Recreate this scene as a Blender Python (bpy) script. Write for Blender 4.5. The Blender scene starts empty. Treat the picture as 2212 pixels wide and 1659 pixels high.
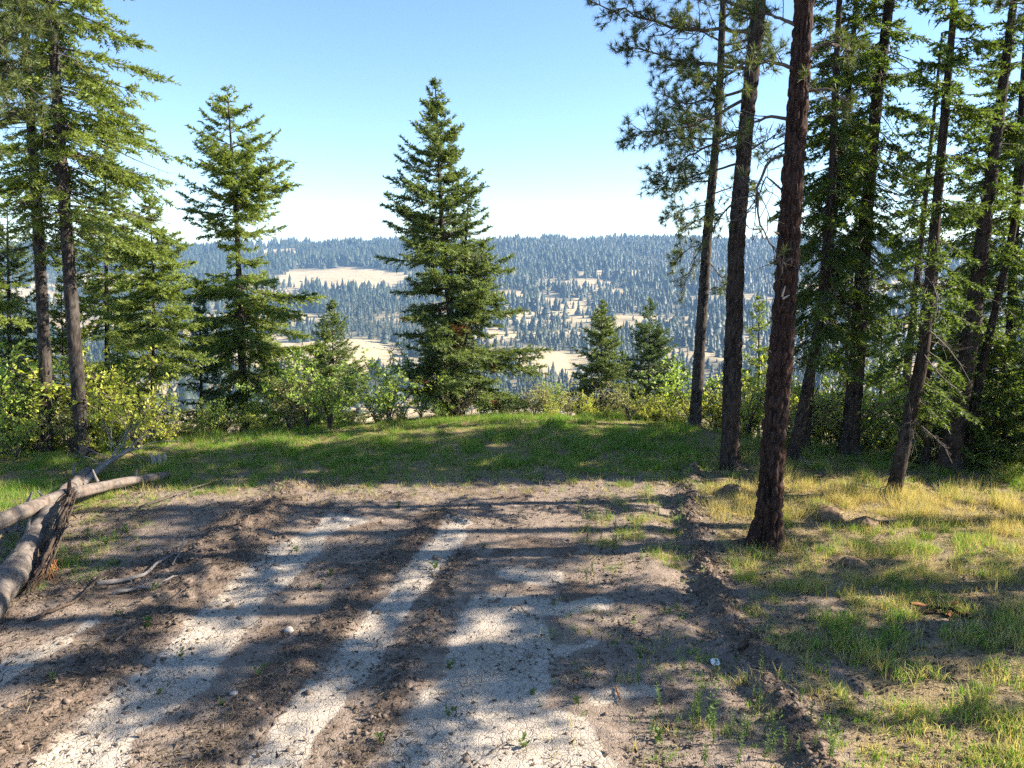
import bpy, math, random
import numpy as np

# ------------------------------------------------------------------ camera, sky, sun, exposure
scn = bpy.context.scene
PITCH = math.radians(10.0)
CAMZ = 5.5
LENS_PX = 1587.7            # focal length in units of a 2212 px wide frame
cam_d = bpy.data.cameras.new('camera')
cam = bpy.data.objects.new('camera', cam_d)
scn.collection.objects.link(cam)
cam.location = (0, 0, CAMZ)
cam.rotation_euler = (math.radians(90) - PITCH, 0, 0)
cam_d.sensor_width = 36
cam_d.lens = LENS_PX / 2212 * 36
cam_d.clip_start = 0.1
cam_d.clip_end = 12000
scn.camera = cam
HAZE = 0.000095

SUN_EL = math.radians(31)
SUN_AZ = math.radians(86)    # clockwise from the view direction
world = bpy.data.worlds.new('World')
scn.world = world
world.use_nodes = True
wn = world.node_tree
wn.nodes.clear()
w_out = wn.nodes.new('ShaderNodeOutputWorld')
w_bg = wn.nodes.new('ShaderNodeBackground')
w_sky = wn.nodes.new('ShaderNodeTexSky')
w_sky.sky_type = 'NISHITA'
w_sky.sun_disc = False
w_sky.sun_elevation = SUN_EL
w_sky.sun_rotation = SUN_AZ
w_sky.altitude = 1100
w_sky.air_density = 1.0
w_sky.dust_density = 0.35
w_sky.ozone_density = 4.0
w_bg.inputs['Strength'].default_value = 0.081
wn.links.new(w_sky.outputs[0], w_bg.inputs[0])
wn.links.new(w_bg.outputs[0], w_out.inputs[0])

sun_d = bpy.data.lights.new('sun', 'SUN')
sun_d.energy = 5.0
sun_d.angle = math.radians(0.45)
sun_d.color = (1.0, 0.91, 0.78)
sun = bpy.data.objects.new('sun', sun_d)
scn.collection.objects.link(sun)
SUN_DIR = np.array([math.sin(SUN_AZ) * math.cos(SUN_EL), math.cos(SUN_AZ) * math.cos(SUN_EL), math.sin(SUN_EL)])
sun.rotation_euler = (math.radians(90) - SUN_EL, 0, -SUN_AZ + math.pi)
from mathutils import Vector
sun.rotation_euler = Vector(SUN_DIR).to_track_quat('Z', 'Y').to_euler()

scn.view_settings.view_transform = 'Standard'
scn.view_settings.look = 'None'
scn.view_settings.exposure = 1.9
scn.view_settings.gamma = 1.0
scn.render.engine = 'CYCLES'
cy = scn.cycles
cy.use_adaptive_sampling = True
cy.adaptive_threshold = 0.02
cy.max_bounces = 4
cy.sample_clamp_indirect = 4.0
cy.diffuse_bounces = 2
cy.glossy_bounces = 1
cy.transmission_bounces = 3
cy.volume_bounces = 1
cy.transparent_max_bounces = 4
cy.caustics_reflective = False
cy.caustics_refractive = False
cy.use_denoising = False
try:
    cy.denoiser = 'OPENIMAGEDENOISE'
    cy.denoising_prefilter = 'ACCURATE'
except Exception:
    pass

# ------------------------------------------------------------------ helpers
COL = scn.collection
CP, SP = math.cos(PITCH), math.sin(PITCH)


def ray(u, v):
    a, b = (u - 1106.0) / LENS_PX, -(v - 829.5) / LENS_PX
    return np.array([a, CP + b * SP, -SP + b * CP])


def G(u, v, z=0.0):
    """ground point seen at frame position (u, v)"""
    d = ray(u, v)
    t = (z - CAMZ) / d[2]
    return np.array([d[0] * t, d[1] * t])


def A(u, v, Y):
    """point seen at (u, v) that stands Y metres ahead"""
    d = ray(u, v)
    t = Y / d[1]
    return np.array([d[0] * t, Y, CAMZ + d[2] * t])


def proj(P):
    P = np.asarray(P, float)
    x, y, z = P[..., 0], P[..., 1], P[..., 2] - CAMZ
    f = y * CP - z * SP
    up = y * SP + z * CP
    return 1106 + LENS_PX * x / f, 829.5 - LENS_PX * up / f


def hash2(ix, iy, s):
    n = (ix.astype(np.int64) * 374761393 + iy.astype(np.int64) * 668265263 + s * 974711) & 0x7fffffff
    n = ((n ^ (n >> 13)) * 1274126177) & 0x7fffffff
    return ((n ^ (n >> 16)) & 0xffff) / 65535.0


def vnoise(x, y, s=0):
    ix, iy = np.floor(x), np.floor(y)
    fx, fy = x - ix, y - iy
    fx, fy = fx * fx * (3 - 2 * fx), fy * fy * (3 - 2 * fy)
    a = hash2(ix, iy, s); b = hash2(ix + 1, iy, s)
    c = hash2(ix, iy + 1, s); d = hash2(ix + 1, iy + 1, s)
    return (a + (b - a) * fx) * (1 - fy) + (c + (d - c) * fx) * fy


def fbm(x, y, octv=4, s=0, gain=0.5):
    x = np.asarray(x, float); y = np.asarray(y, float)
    t = 0; a = 1; n = 0
    for k in range(octv):
        t = t + a * (vnoise(x * 2 ** k + 17.3 * k, y * 2 ** k - 9.1 * k, s + k) * 2 - 1)
        n += a; a *= gain
    return t / n


def cell(x, y, s=0):
    """F2-F1 of a jittered grid: 0 on the seams between cells; also a random per cell"""
    ix, iy = np.floor(x), np.floor(y)
    f1 = np.full(x.shape, 9.0); f2 = np.full(x.shape, 9.0); cid = np.zeros(x.shape)
    for dx in (-1, 0, 1):
        for dy in (-1, 0, 1):
            jx, jy = ix + dx, iy + dy
            px = jx + 0.1 + 0.8 * hash2(jx, jy, s); py = jy + 0.1 + 0.8 * hash2(jx, jy, s + 7)
            d = np.hypot(px - x, py - y)
            near = d < f1
            f2 = np.where(near, f1, np.minimum(f2, d))
            cid = np.where(near, hash2(jx, jy, s + 13), cid)
            f1 = np.where(near, d, f1)
    return f2 - f1, cid


def sstep(a, b, x):
    t = np.clip((x - a) / (b - a), 0, 1)
    return t * t * (3 - 2 * t)


def polydist(x, y, pts):
    d = np.full(np.shape(x), 1e9)
    for (ax, ay), (bx, by) in zip(pts[:-1], pts[1:]):
        vx, vy = bx - ax, by - ay
        t = np.clip(((x - ax) * vx + (y - ay) * vy) / (vx * vx + vy * vy), 0, 1)
        d = np.minimum(d, np.hypot(x - ax - t * vx, y - ay - t * vy))
    return d


def norm(v):
    return v / np.maximum(np.linalg.norm(v, axis=-1, keepdims=True), 1e-9)


def mk(name, V, F, mat, parent=None, smooth=False, attrs=None, loc=None):
    """mesh object from arrays; F = list of index arrays, each (n,3) or (n,4)"""
    if not isinstance(F, (list, tuple)):
        F = [F]
    F = [np.asarray(f) for f in F if len(f)]
    me = bpy.data.meshes.new(name)
    V = np.asarray(V, np.float32)
    me.vertices.add(len(V))
    me.vertices.foreach_set('co', V.ravel())
    loops = np.concatenate([f.ravel() for f in F]).astype(np.int32)
    tot = np.concatenate([np.full(len(f), f.shape[1]) for f in F]).astype(np.int32)
    start = np.concatenate([[0], np.cumsum(tot)[:-1]]).astype(np.int32)
    me.loops.add(len(loops)); me.loops.foreach_set('vertex_index', loops)
    me.polygons.add(len(tot))
    me.polygons.foreach_set('loop_start', start)
    me.polygons.foreach_set('loop_total', tot)
    if smooth:
        me.polygons.foreach_set('use_smooth', np.ones(len(tot), bool))
    if attrs:
        for k, a in attrs.items():
            at = me.attributes.new(k, 'FLOAT', 'POINT')
            at.data.foreach_set('value', np.asarray(a, np.float32))
    me.update(calc_edges=True)
    me.validate()
    if mat is not None:
        me.materials.append(mat)
    o = bpy.data.objects.new(name, me)
    COL.objects.link(o)
    if parent is not None:
        o.parent = parent
    if loc is not None:
        o.location = loc
    return o


def tag(o, label=None, cat=None, group=None, kind=None):
    if label: o['label'] = label
    if cat: o['category'] = cat
    if group: o['group'] = group
    if kind: o['kind'] = kind
    return o


def empty(name, loc, label, cat, group=None):
    o = bpy.data.objects.new(name, None)
    o.empty_display_size = 0.3
    COL.objects.link(o)
    o.location = loc
    return tag(o, label, cat, group)


def copy_tree(root, loc, rz=0.0, sc=1.0, label=None, group=None):
    r = root.copy(); COL.objects.link(r)
    r.location = loc; r.rotation_euler = (0, 0, rz)
    r.scale = sc if isinstance(sc, tuple) else (sc, sc, sc)
    if label: r['label'] = label
    if group: r['group'] = group
    elif 'group' in r: del r['group']
    for ch in list(root.children):
        c = ch.copy(); COL.objects.link(c); c.parent = r
        for g in list(ch.children):
            d = g.copy(); COL.objects.link(d); d.parent = c
    return r


def tubes(P, R, m=5, cap=True):
    """P (n,k,3) centre lines, R (n,k) radii -> verts, quads"""
    n, k, _ = P.shape
    T = norm(np.gradient(P, axis=1))
    ref = np.where(np.abs(T[..., 2:3]) > 0.9, np.array([1.0, 0.1, 0]), np.array([0, 0, 1.0]))
    ref = np.broadcast_to(ref[:, :1], T.shape)
    S = norm(np.cross(T, ref)); B = np.cross(S, T)
    a = np.arange(m) / m * 2 * np.pi
    V = P[:, :, None] + R[:, :, None, None] * (S[:, :, None] * np.cos(a)[:, None] + B[:, :, None] * np.sin(a)[:, None])
    i = np.arange(n)[:, None, None] * (k * m) + np.arange(k - 1)[None, :, None] * m
    j = np.arange(m)[None, None, :]; j2 = (j + 1) % m
    Q = np.stack([i + j, i + j2, i + m + j2, i + m + j], -1).reshape(-1, 4)
    return V.reshape(-1, 3), Q


def kites(P, D, S, L, W, tri=False):
    """slender leaf shapes: base P, direction D, side S"""
    L = L[:, None]; W = W[:, None]
    n = len(P)
    if tri:
        V = np.stack([P - S * W * .5, P + S * W * .5, P + D * L], 1)
        return V.reshape(-1, 3), np.arange(n * 3).reshape(n, 3), 3
    V = np.stack([P, P + D * L * .45 + S * W * .5, P + D * L, P + D * L * .45 - S * W * .5], 1)
    return V.reshape(-1, 3), np.arange(n * 4).reshape(n, 4), 4


class Bag:
    def __init__(s): s.V = []; s.F3 = []; s.F4 = []; s.T = []; s.n = 0
    def add(s, V, F, t=0.5):
        F = np.asarray(F) + s.n
        (s.F3 if F.shape[1] == 3 else s.F4).append(F)
        s.V.append(V); s.T.append(np.broadcast_to(np.asarray(t, float), (len(V),)).copy() if np.ndim(t) == 0 else t)
        s.n += len(V)
    def build(s, name, mat, parent=None, smooth=False, off=None):
        V = np.concatenate(s.V)
        if off is not None: V = V - np.asarray(off)
        F = []
        if s.F3: F.append(np.concatenate(s.F3))
        if s.F4: F.append(np.concatenate(s.F4))
        return mk(name, V, F, mat, parent, smooth, {'tint': np.concatenate(s.T)})


# ------------------------------------------------------------------ materials
def new_mat(name):
    m = bpy.data.materials.new(name); m.use_nodes = True
    nt = m.node_tree; nt.nodes.clear()
    return m, nt, nt.nodes, nt.links


def nd(nt, kind, **kw):
    n = nt.nodes.new(kind)
    for k, v in kw.items():
        if k in n.inputs: n.inputs[k].default_value = v
        else: setattr(n, k, v)
    return n


def mixc(nt, fac, a, b, blend='MIX'):
    n = nt.nodes.new('ShaderNodeMix'); n.data_type = 'RGBA'; n.blend_type = blend
    for s, v in ((n.inputs[0], fac), (n.inputs[6], a), (n.inputs[7], b)):
        if isinstance(v, bpy.types.NodeSocket): nt.links.new(v, s)
        elif isinstance(v, (int, float)): s.default_value = v
        else: s.default_value = (*v, 1)
    return n.outputs[2]


def ramp(nt, src, lo, hi):
    n = nt.nodes.new('ShaderNodeMapRange'); n.clamp = True
    nt.links.new(src, n.inputs[0]); n.inputs[1].default_value = lo; n.inputs[2].default_value = hi
    return n.outputs[0]


def noise(nt, scale, detail=4, vec=None, rough=0.55):
    n = nt.nodes.new('ShaderNodeTexNoise'); n.inputs['Scale'].default_value = scale
    n.inputs['Detail'].default_value = detail; n.inputs['Roughness'].default_value = rough
    if vec is not None: nt.links.new(vec, n.inputs['Vector'])
    return n.outputs[0]


def attr(nt, name):
    n = nt.nodes.new('ShaderNodeAttribute'); n.attribute_name = name
    return n.outputs['Fac']


def wpos(nt):
    return nt.nodes.new('ShaderNodeNewGeometry').outputs['Position']


def leaf_mat(name, dark, light, trans=0.35, odd=None, rough=0.55, spec=0.35, tcol=(1.15, 1.2, 0.55)):
    m, nt, N, L = new_mat(name)
    out = N.new('ShaderNodeOutputMaterial')
    t = attr(nt, 'tint')
    c = mixc(nt, t, dark, light)
    big = ramp(nt, noise(nt, 0.9, 2, wpos(nt)), 0.35, 0.7)
    c = mixc(nt, big, c, tuple(0.5 * (d + l) for d, l in zip(dark, light)))
    if odd:
        o = ramp(nt, t, 0.93, 0.97)
        c = mixc(nt, o, c, odd)
    p = nd(nt, 'ShaderNodeBsdfPrincipled', Roughness=rough)
    p.inputs['Specular IOR Level'].default_value = spec
    L.new(c, p.inputs['Base Color'])
    tr = N.new('ShaderNodeBsdfTranslucent')
    L.new(mixc(nt, 1.0, c, tcol, 'MULTIPLY'), tr.inputs[0])
    mx = N.new('ShaderNodeMixShader'); mx.inputs[0].default_value = trans
    L.new(p.outputs[0], mx.inputs[1]); L.new(tr.outputs[0], mx.inputs[2])
    L.new(mx.outputs[0], out.inputs[0])
    return m


def bark_mat(name, plate, plate2, furrow, sc=14.0, bump=0.9, patch=None):
    m, nt, N, L = new_mat(name)
    out = N.new('ShaderNodeOutputMaterial')
    tc = N.new('ShaderNodeTexCoord')
    mp = N.new('ShaderNodeMapping'); mp.inputs['Scale'].default_value = (1, 1, 0.22)
    L.new(tc.outputs['Object'], mp.inputs[0])
    f = attr(nt, 'tint')
    n1 = noise(nt, sc, 5, mp.outputs[0], 0.65)
    n2 = noise(nt, 2.2, 3, tc.outputs['Object'])
    c = mixc(nt, ramp(nt, n1, .35, .7), plate, plate2)
    c = mixc(nt, ramp(nt, n2, .45, .75), c, tuple(0.75 * x + 0.02 for x in plate2))
    c = mixc(nt, ramp(nt, noise(nt, sc * 2.6, 4, mp.outputs[0], .7), .52, .68), c, tuple(.45 * x for x in plate))
    c = mixc(nt, ramp(nt, f, 0.6, 0.1), c, furrow)
    if patch:
        pn = noise(nt, 2.6, 6, tc.outputs['Object'], .7)
        c = mixc(nt, ramp(nt, pn, .50, .56), c, mixc(nt, ramp(nt, n1, .4, .6), patch, tuple(1.9 * x for x in patch)))
    p = nd(nt, 'ShaderNodeBsdfPrincipled', Roughness=0.9)
    p.inputs['Specular IOR Level'].default_value = 0.1
    L.new(c, p.inputs['Base Color'])
    b = N.new('ShaderNodeBump'); b.inputs['Strength'].default_value = bump; b.inputs['Distance'].default_value = 0.02
    L.new(n1, b.inputs['Height']); L.new(b.outputs[0], p.inputs['Normal'])
    L.new(p.outputs[0], out.inputs[0])
    return m


def plain_mat(name, c1, c2, sc=8.0, rough=0.85, bump=0.3, spec=0.2):
    m, nt, N, L = new_mat(name)
    out = N.new('ShaderNodeOutputMaterial')
    tc = N.new('ShaderNodeTexCoord')
    n1 = noise(nt, sc, 5, tc.outputs['Object'], 0.6)
    c = mixc(nt, ramp(nt, n1, .3, .7), c1, c2)
    p = nd(nt, 'ShaderNodeBsdfPrincipled', Roughness=rough)
    p.inputs['Specular IOR Level'].default_value = spec
    L.new(c, p.inputs['Base Color'])
    b = N.new('ShaderNodeBump'); b.inputs['Strength'].default_value = bump; b.inputs['Distance'].default_value = 0.01
    L.new(n1, b.inputs['Height']); L.new(b.outputs[0], p.inputs['Normal'])
    L.new(p.outputs[0], out.inputs[0])
    return m


def ground_mat():
    m, nt, N, L = new_mat('clearing_soil')
    out = N.new('ShaderNodeOutputMaterial')
    pos = wpos(nt)
    n_b = noise(nt, 0.9, 4, pos); n_m = noise(nt, 5.0, 5, pos, .65); n_f = noise(nt, 38, 5, pos, .7)
    n_e = noise(nt, 11.0, 6, pos, .75)

    def ragged(name, amp=1.1, lo=.38, hi=.62):
        a = N.new('ShaderNodeMath'); a.operation = 'MULTIPLY_ADD'
        L.new(n_e, a.inputs[0]); a.inputs[1].default_value = amp
        b_ = N.new('ShaderNodeMath'); b_.operation = 'SUBTRACT'
        L.new(attr(nt, name), b_.inputs[0]); b_.inputs[1].default_value = amp * .5
        L.new(b_.outputs[0], a.inputs[2])
        return ramp(nt, a.outputs[0], lo, hi)
    pale, soil, duff = ragged('pale', 1.0, .30, .62), ragged('soil', 1.2, .30, .75), ragged('duff', 1.2, .30, .75)
    n_s = noise(nt, 90, 3, pos, .6)
    base = mixc(nt, ramp(nt, n_m, .3, .7), (0.175, 0.132, 0.100), (0.285, 0.224, 0.174))
    silt = mixc(nt, ramp(nt, n_b, .35, .65), (0.40, 0.338, 0.266), (0.47, 0.405, 0.328))
    # hairline cracks of the dried silt, bent by noise
    wv = N.new('ShaderNodeVectorMath'); wv.operation = 'MULTIPLY_ADD'
    nc = N.new('ShaderNodeTexNoise'); nc.inputs['Scale'].default_value = 7; nc.inputs['Detail'].default_value = 3
    L.new(pos, nc.inputs['Vector'])
    L.new(nc.outputs['Color'], wv.inputs[0]); wv.inputs[1].default_value = (.10, .10, .10); L.new(pos, wv.inputs[2])
    vo = N.new('ShaderNodeTexVoronoi'); vo.feature = 'DISTANCE_TO_EDGE'; vo.inputs['Scale'].default_value = 10.5
    L.new(wv.outputs[0], vo.inputs['Vector'])
    vo2 = N.new('ShaderNodeTexVoronoi'); vo2.feature = 'DISTANCE_TO_EDGE'; vo2.inputs['Scale'].default_value = 19
    L.new(wv.outputs[0], vo2.inputs['Vector'])
    crack = ramp(nt, vo.outputs['Distance'], 0.0, 0.075)
    crack2 = ramp(nt, vo2.outputs['Distance'], 0.0, 0.08)
    gate = ramp(nt, noise(nt, 2.3, 2, pos), .42, .58)
    ck = mixc(nt, gate, (1, 1, 1), mixc(nt, crack, (0.42, 0.40, 0.38), (1, 1, 1)))
    ck = mixc(nt, 1.0, ck, mixc(nt, crack2, (0.78, 0.77, 0.76), (1, 1, 1)), 'MULTIPLY')
    silt = mixc(nt, 1.0, silt, ck, 'MULTIPLY')
    sp = ramp(nt, n_f, .58, .68)
    silt = mixc(nt, sp, silt, (0.20, 0.165, 0.14))
    c = mixc(nt, pale, base, silt)
    dk = mixc(nt, ramp(nt, n_f, .35, .65), (0.088, 0.064, 0.048), (0.20, 0.146, 0.108))
    c = mixc(nt, soil, c, dk)
    straw = mixc(nt, ramp(nt, n_f, .35, .65), (0.12, 0.085, 0.045), (0.36, 0.275, 0.145))
    c = mixc(nt, duff, c, straw)
    c = mixc(nt, ramp(nt, n_s, .63, .72), c, (0.10, 0.08, 0.065))
    p = nd(nt, 'ShaderNodeBsdfPrincipled', Roughness=0.95)
    p.inputs['Specular IOR Level'].default_value = 0.1
    L.new(c, p.inputs['Base Color'])
    mth = N.new('ShaderNodeMath'); mth.operation = 'MULTIPLY_ADD'
    L.new(n_f, mth.inputs[0]); mth.inputs[1].default_value = 0.7; L.new(n_m, mth.inputs[2])
    m2 = N.new('ShaderNodeMath'); m2.operation = 'MULTIPLY_ADD'
    L.new(crack, m2.inputs[0]); m2.inputs[1].default_value = 0.25; L.new(mth.outputs[0], m2.inputs[2])
    b = N.new('ShaderNodeBump'); b.inputs['Strength'].default_value = 0.85; b.inputs['Distance'].default_value = 0.035
    L.new(m2.outputs[0], b.inputs['Height']); L.new(b.outputs[0], p.inputs['Normal'])
    L.new(p.outputs[0], out.inputs[0])
    return m


def hill_mat():
    m, nt, N, L = new_mat('dry_hill_grass')
    out = N.new('ShaderNodeOutputMaterial')
    pos = wpos(nt)
    n1 = noise(nt, 0.004, 5, pos, .6); n2 = noise(nt, 0.03, 5, pos, .65); n3 = noise(nt, 0.2, 4, pos, .6)
    c = mixc(nt, ramp(nt, n1, .38, .62), (0.45, 0.355, 0.205), (0.40, 0.305, 0.175))
    c = mixc(nt, ramp(nt, n2, .48, .66), c, (0.30, 0.235, 0.14))
    c = mixc(nt, ramp(nt, n3, .50, .68), c, (0.25, 0.205, 0.12))
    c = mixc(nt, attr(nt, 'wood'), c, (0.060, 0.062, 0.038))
    p = nd(nt, 'ShaderNodeBsdfPrincipled', Roughness=0.95)
    p.inputs['Specular IOR Level'].default_value = 0.05
    L.new(c, p.inputs['Base Color'])
    L.new(p.outputs[0], out.inputs[0])
    return m


M = {}
M['ground'] = ground_mat()
M['hill'] = hill_mat()
M['fir'] = leaf_mat('fir_needles', (0.052, 0.088, 0.028), (0.24, 0.290, 0.088), .40, odd=(0.16, 0.085, 0.035))
M['fir_y'] = leaf_mat('yellow_green_fir_needles', (0.070, 0.125, 0.028), (0.34, 0.385, 0.088), .44)
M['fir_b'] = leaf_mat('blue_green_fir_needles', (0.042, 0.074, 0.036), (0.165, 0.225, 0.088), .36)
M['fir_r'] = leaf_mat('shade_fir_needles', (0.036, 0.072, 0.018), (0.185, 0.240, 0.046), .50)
M['pine'] = leaf_mat('pine_needles', (0.040, 0.068, 0.022), (0.190, 0.215, 0.060), .34)
M['lichen'] = leaf_mat('pale_lichen', (0.12, 0.13, 0.07), (0.24, 0.24, 0.12), .35)
M['far'] = leaf_mat('far_conifer_needles', (0.012, 0.025, 0.016), (0.046, 0.060, 0.028), .10)
M['farb'] = leaf_mat('far_shrub_leaves', (0.040, 0.062, 0.026), (0.090, 0.105, 0.045), .15)
M['sh_y'] = leaf_mat('yellow_shrub_leaves', (0.28, 0.34, 0.05), (0.64, 0.62, 0.12), .48, odd=(0.33, 0.15, 0.05))
M['sh_g'] = leaf_mat('green_shrub_leaves', (0.13, 0.22, 0.045), (0.42, 0.52, 0.11), .48)
M['sh_p'] = leaf_mat('pale_shrub_leaves', (0.20, 0.22, 0.07), (0.52, 0.48, 0.20), .40, odd=(0.36, 0.20, 0.12))
M['g_dry'] = leaf_mat('dry_grass', (0.36, 0.30, 0.085), (0.68, 0.57, 0.24), .42, tcol=(1.1, 1.05, .75))
M['g_grn'] = leaf_mat('green_grass', (0.055, 0.155, 0.022), (0.29, 0.42, 0.065), .48)
M['weed'] = leaf_mat('weed_leaves', (0.055, 0.110, 0.025), (0.18, 0.24, 0.06), .40)
M['litter'] = leaf_mat('dead_leaf_litter', (0.030, 0.024, 0.020), (0.14, 0.105, 0.075), .1, rough=.9, spec=.1)
M['bark_p'] = bark_mat('ponderosa_bark', (0.030, 0.018, 0.014), (0.068, 0.035, 0.024), (0.007, 0.005, 0.0045), 16)
M['bark_f'] = bark_mat('fir_bark', (0.044, 0.035, 0.029), (0.095, 0.079, 0.065), (0.016, 0.012, 0.010), 18)
M['bark_d'] = bark_mat('dark_bark', (0.038, 0.027, 0.021), (0.075, 0.055, 0.042), (0.012, 0.009, 0.008), 18)
M['twig'] = plain_mat('branch_wood', (0.055, 0.043, 0.034), (0.13, 0.105, 0.085), 9)
M['deadw'] = plain_mat('dead_grey_wood', (0.11, 0.095, 0.085), (0.23, 0.205, 0.185), 12, bump=.5)
M['log'] = bark_mat('weathered_log', (0.115, 0.095, 0.080), (0.22, 0.185, 0.155), (0.045, 0.037, 0.032), 9, .9, (0.095, 0.074, 0.060))
M['log_d'] = bark_mat('dark_rotten_wood', (0.060, 0.042, 0.032), (0.15, 0.105, 0.075), (0.025, 0.018, 0.014), 14, .8)
M['rot'] = plain_mat('orange_rotten_wood', (0.16, 0.065, 0.028), (0.34, 0.15, 0.06), 14, bump=.8)
M['clod'] = plain_mat('soil_clod', (0.10, 0.074, 0.056), (0.23, 0.172, 0.13), 14, .95, .8, .05)
M['straw'] = leaf_mat('dead_straw', (0.10, 0.075, 0.045), (0.42, 0.34, 0.20), .2, rough=.8, spec=.1, tcol=(1, .95, .8))
M['mound'] = plain_mat('turned_earth', (0.085, 0.056, 0.038), (0.22, 0.155, 0.10), 9, .95, .9, .05)
M['stone'] = plain_mat('pale_stone', (0.33, 0.27, 0.22), (0.48, 0.42, 0.36), 10, .85, .4)
M['white'] = plain_mat('white_plastic', (0.78, 0.80, 0.82), (0.84, 0.85, 0.86), 6, .45, .05, .5)

# ------------------------------------------------------------------ the lie of the land
def gline(pts):
    return np.array([G(u, v) for u, v in pts])


_cr = gline([(0, 1003), (200, 985), (360, 965), (600, 946), (900, 930), (1300, 926), (1500, 934), (1700, 975), (1850, 985), (2050, 1000), (2212, 1030)])


def crest(x):
    return np.interp(x, _cr[:, 0], _cr[:, 1])


_pd = np.array([(-9e3, 0), (0, 0), (1, -.10), (3, -.8), (8, -3.4), (20, -9.5), (60, -27), (180, -72), (430, -118), (680, -148), (830, -152),
                (910, -147), (1060, -141), (1330, -125), (1680, -94), (1980, -58), (2580, 30), (2900, 34), (3700, 5)])
BERM = {
    'a': (gline([(-80, 1700), (60, 1570), (220, 1440), (390, 1290), (520, 1170), (600, 1085), (640, 1050)]), .16, .48),
    'a2': (gline([(-40, 1350), (150, 1280), (330, 1225), (430, 1185), (500, 1120)]), .10, .25),
    'b': (gline([(380, 1720), (520, 1560), (640, 1430), (750, 1320), (830, 1225), (910, 1150), (960, 1105)]), .09, .27),
    'c': (gline([(700, 1730), (790, 1590), (870, 1460), (925, 1340), (960, 1260), (1000, 1200)]), .06, .12),
    'd': (gline([(1830, 1730), (1730, 1590), (1640, 1450), (1570, 1330), (1525, 1230), (1492, 1130), (1488, 1060), (1500, 990)]), .13, .17),
}
SILT = [
    (gline([(60, 1760), (240, 1570), (420, 1400), (560, 1260), (680, 1160), (740, 1130)]), .62),
    (gline([(520, 1730), (640, 1580), (760, 1430), (850, 1310), (920, 1210), (990, 1130)]), .42),
    (gline([(1000, 1750), (1030, 1560), (1070, 1420), (1090, 1330)]), .95),
    (gline([(1250, 1720), (1220, 1600)]), .75), (gline([(1300, 1500), (1380, 1490)]), .35), (gline([(1240, 1400), (1290, 1385)]), .28), (gline([(1180, 1330), (1300, 1300)]), .22),
    (gline([(-60, 1500), (60, 1430), (200, 1350)]), .35),
    (gline([(1100, 1240), (1180, 1250)]), .35),
]
_D = BERM['d'][0]
_Do = np.argsort(_D[:, 1])


def x_row(y):
    return np.interp(y, _D[_Do, 1], _D[_Do, 0])


_E = gline([(-100, 1140), (250, 1075), (420, 1042), (560, 1050), (700, 1040), (900, 1036), (1100, 1030), (1300, 1034), (1500, 1010)])


def H_near(x, y):
    h = 0.035 * fbm(x * .5, y * .5, 3, 3) + 0.022 * fbm(x * 2.1, y * 2.1, 3, 5) + 0.020 * fbm(x * 5.3, y * 5.3, 2, 7)
    for k, (p, amp, w) in BERM.items():
        d = polydist(x, y, p)
        rough = 0.72 + 0.55 * fbm(x * 1.3, y * 1.3, 3, 11) + 0.75 * fbm(x * 4.6, y * 4.6, 3, 17)
        if k == 'd': rough = rough + .7 * fbm(x * 2.3, y * 2.3, 2, 19) + .5 * fbm(x * 8, y * 8, 2, 29)
        dw = d * (1 + .45 * fbm(x * 1.1, y * 1.1, 2, 37))
        h = h + amp * np.exp(-(dw / w) ** 2) * np.clip(rough, .0, 2.2)
    # scraped furrow inside the right-hand row
    h = h - 0.07 * np.exp(-((x - x_row(y) + .42) / .25) ** 2) * sstep(20, 17, y)
    # grassy bank towards the crest
    h = h + (.12 + .28 * np.exp(-((x - 1.5) / 4.5) ** 2)) * sstep(-4.8, -.6, y - crest(x)) * sstep(20, -6, x)
    for (u, v, r, a) in MOUNDS:
        p = G(u, v)
        dd = np.hypot(x - p[0], (y - p[1]) * 1.3)
        h = h + a * np.exp(-(dd / r) ** 2) * (1 + .5 * fbm(x * 5, y * 5, 3, 23))
    return h


MOUNDS = [(1770, 1110, .38, .22), (1580, 1062, .30, .16), (1838, 1222, .35, .14), (2030, 1375, .55, .14), (2190, 1440, .4, .16), (450, 1235, .45, .10), (560, 1310, .4, .10),
          (1880, 1480, .5, -.12)]


def H(x, y):
    x = np.asarray(x, float); y = np.asarray(y, float)
    d = y - crest(x)
    h = np.interp(d, _pd[:, 0], _pd[:, 1])
    amp = np.interp(d, [0, 6, 60, 400, 1000, 2600], [0, .25, 1.5, 9, 15, 17])
    h = h + amp * fbm(x / 330 + 3.1, y / 420, 5, 41) + .5 * amp * np.abs(fbm(x / 150, y / 500, 3, 47))
    h = h + np.interp(x, [-2000, -700, -100, 500, 1200, 2000], [-14, -10, 3, 13, 5, -10]) * sstep(1500, 2450, d)
    nearm = (np.abs(x) < 75) & (y < 50)
    if np.any(nearm):
        hn = np.zeros_like(h)
        hn[nearm] = H_near(x[nearm], y[nearm])
        h = h + hn * sstep(6, 1.5, d)
    return h


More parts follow.
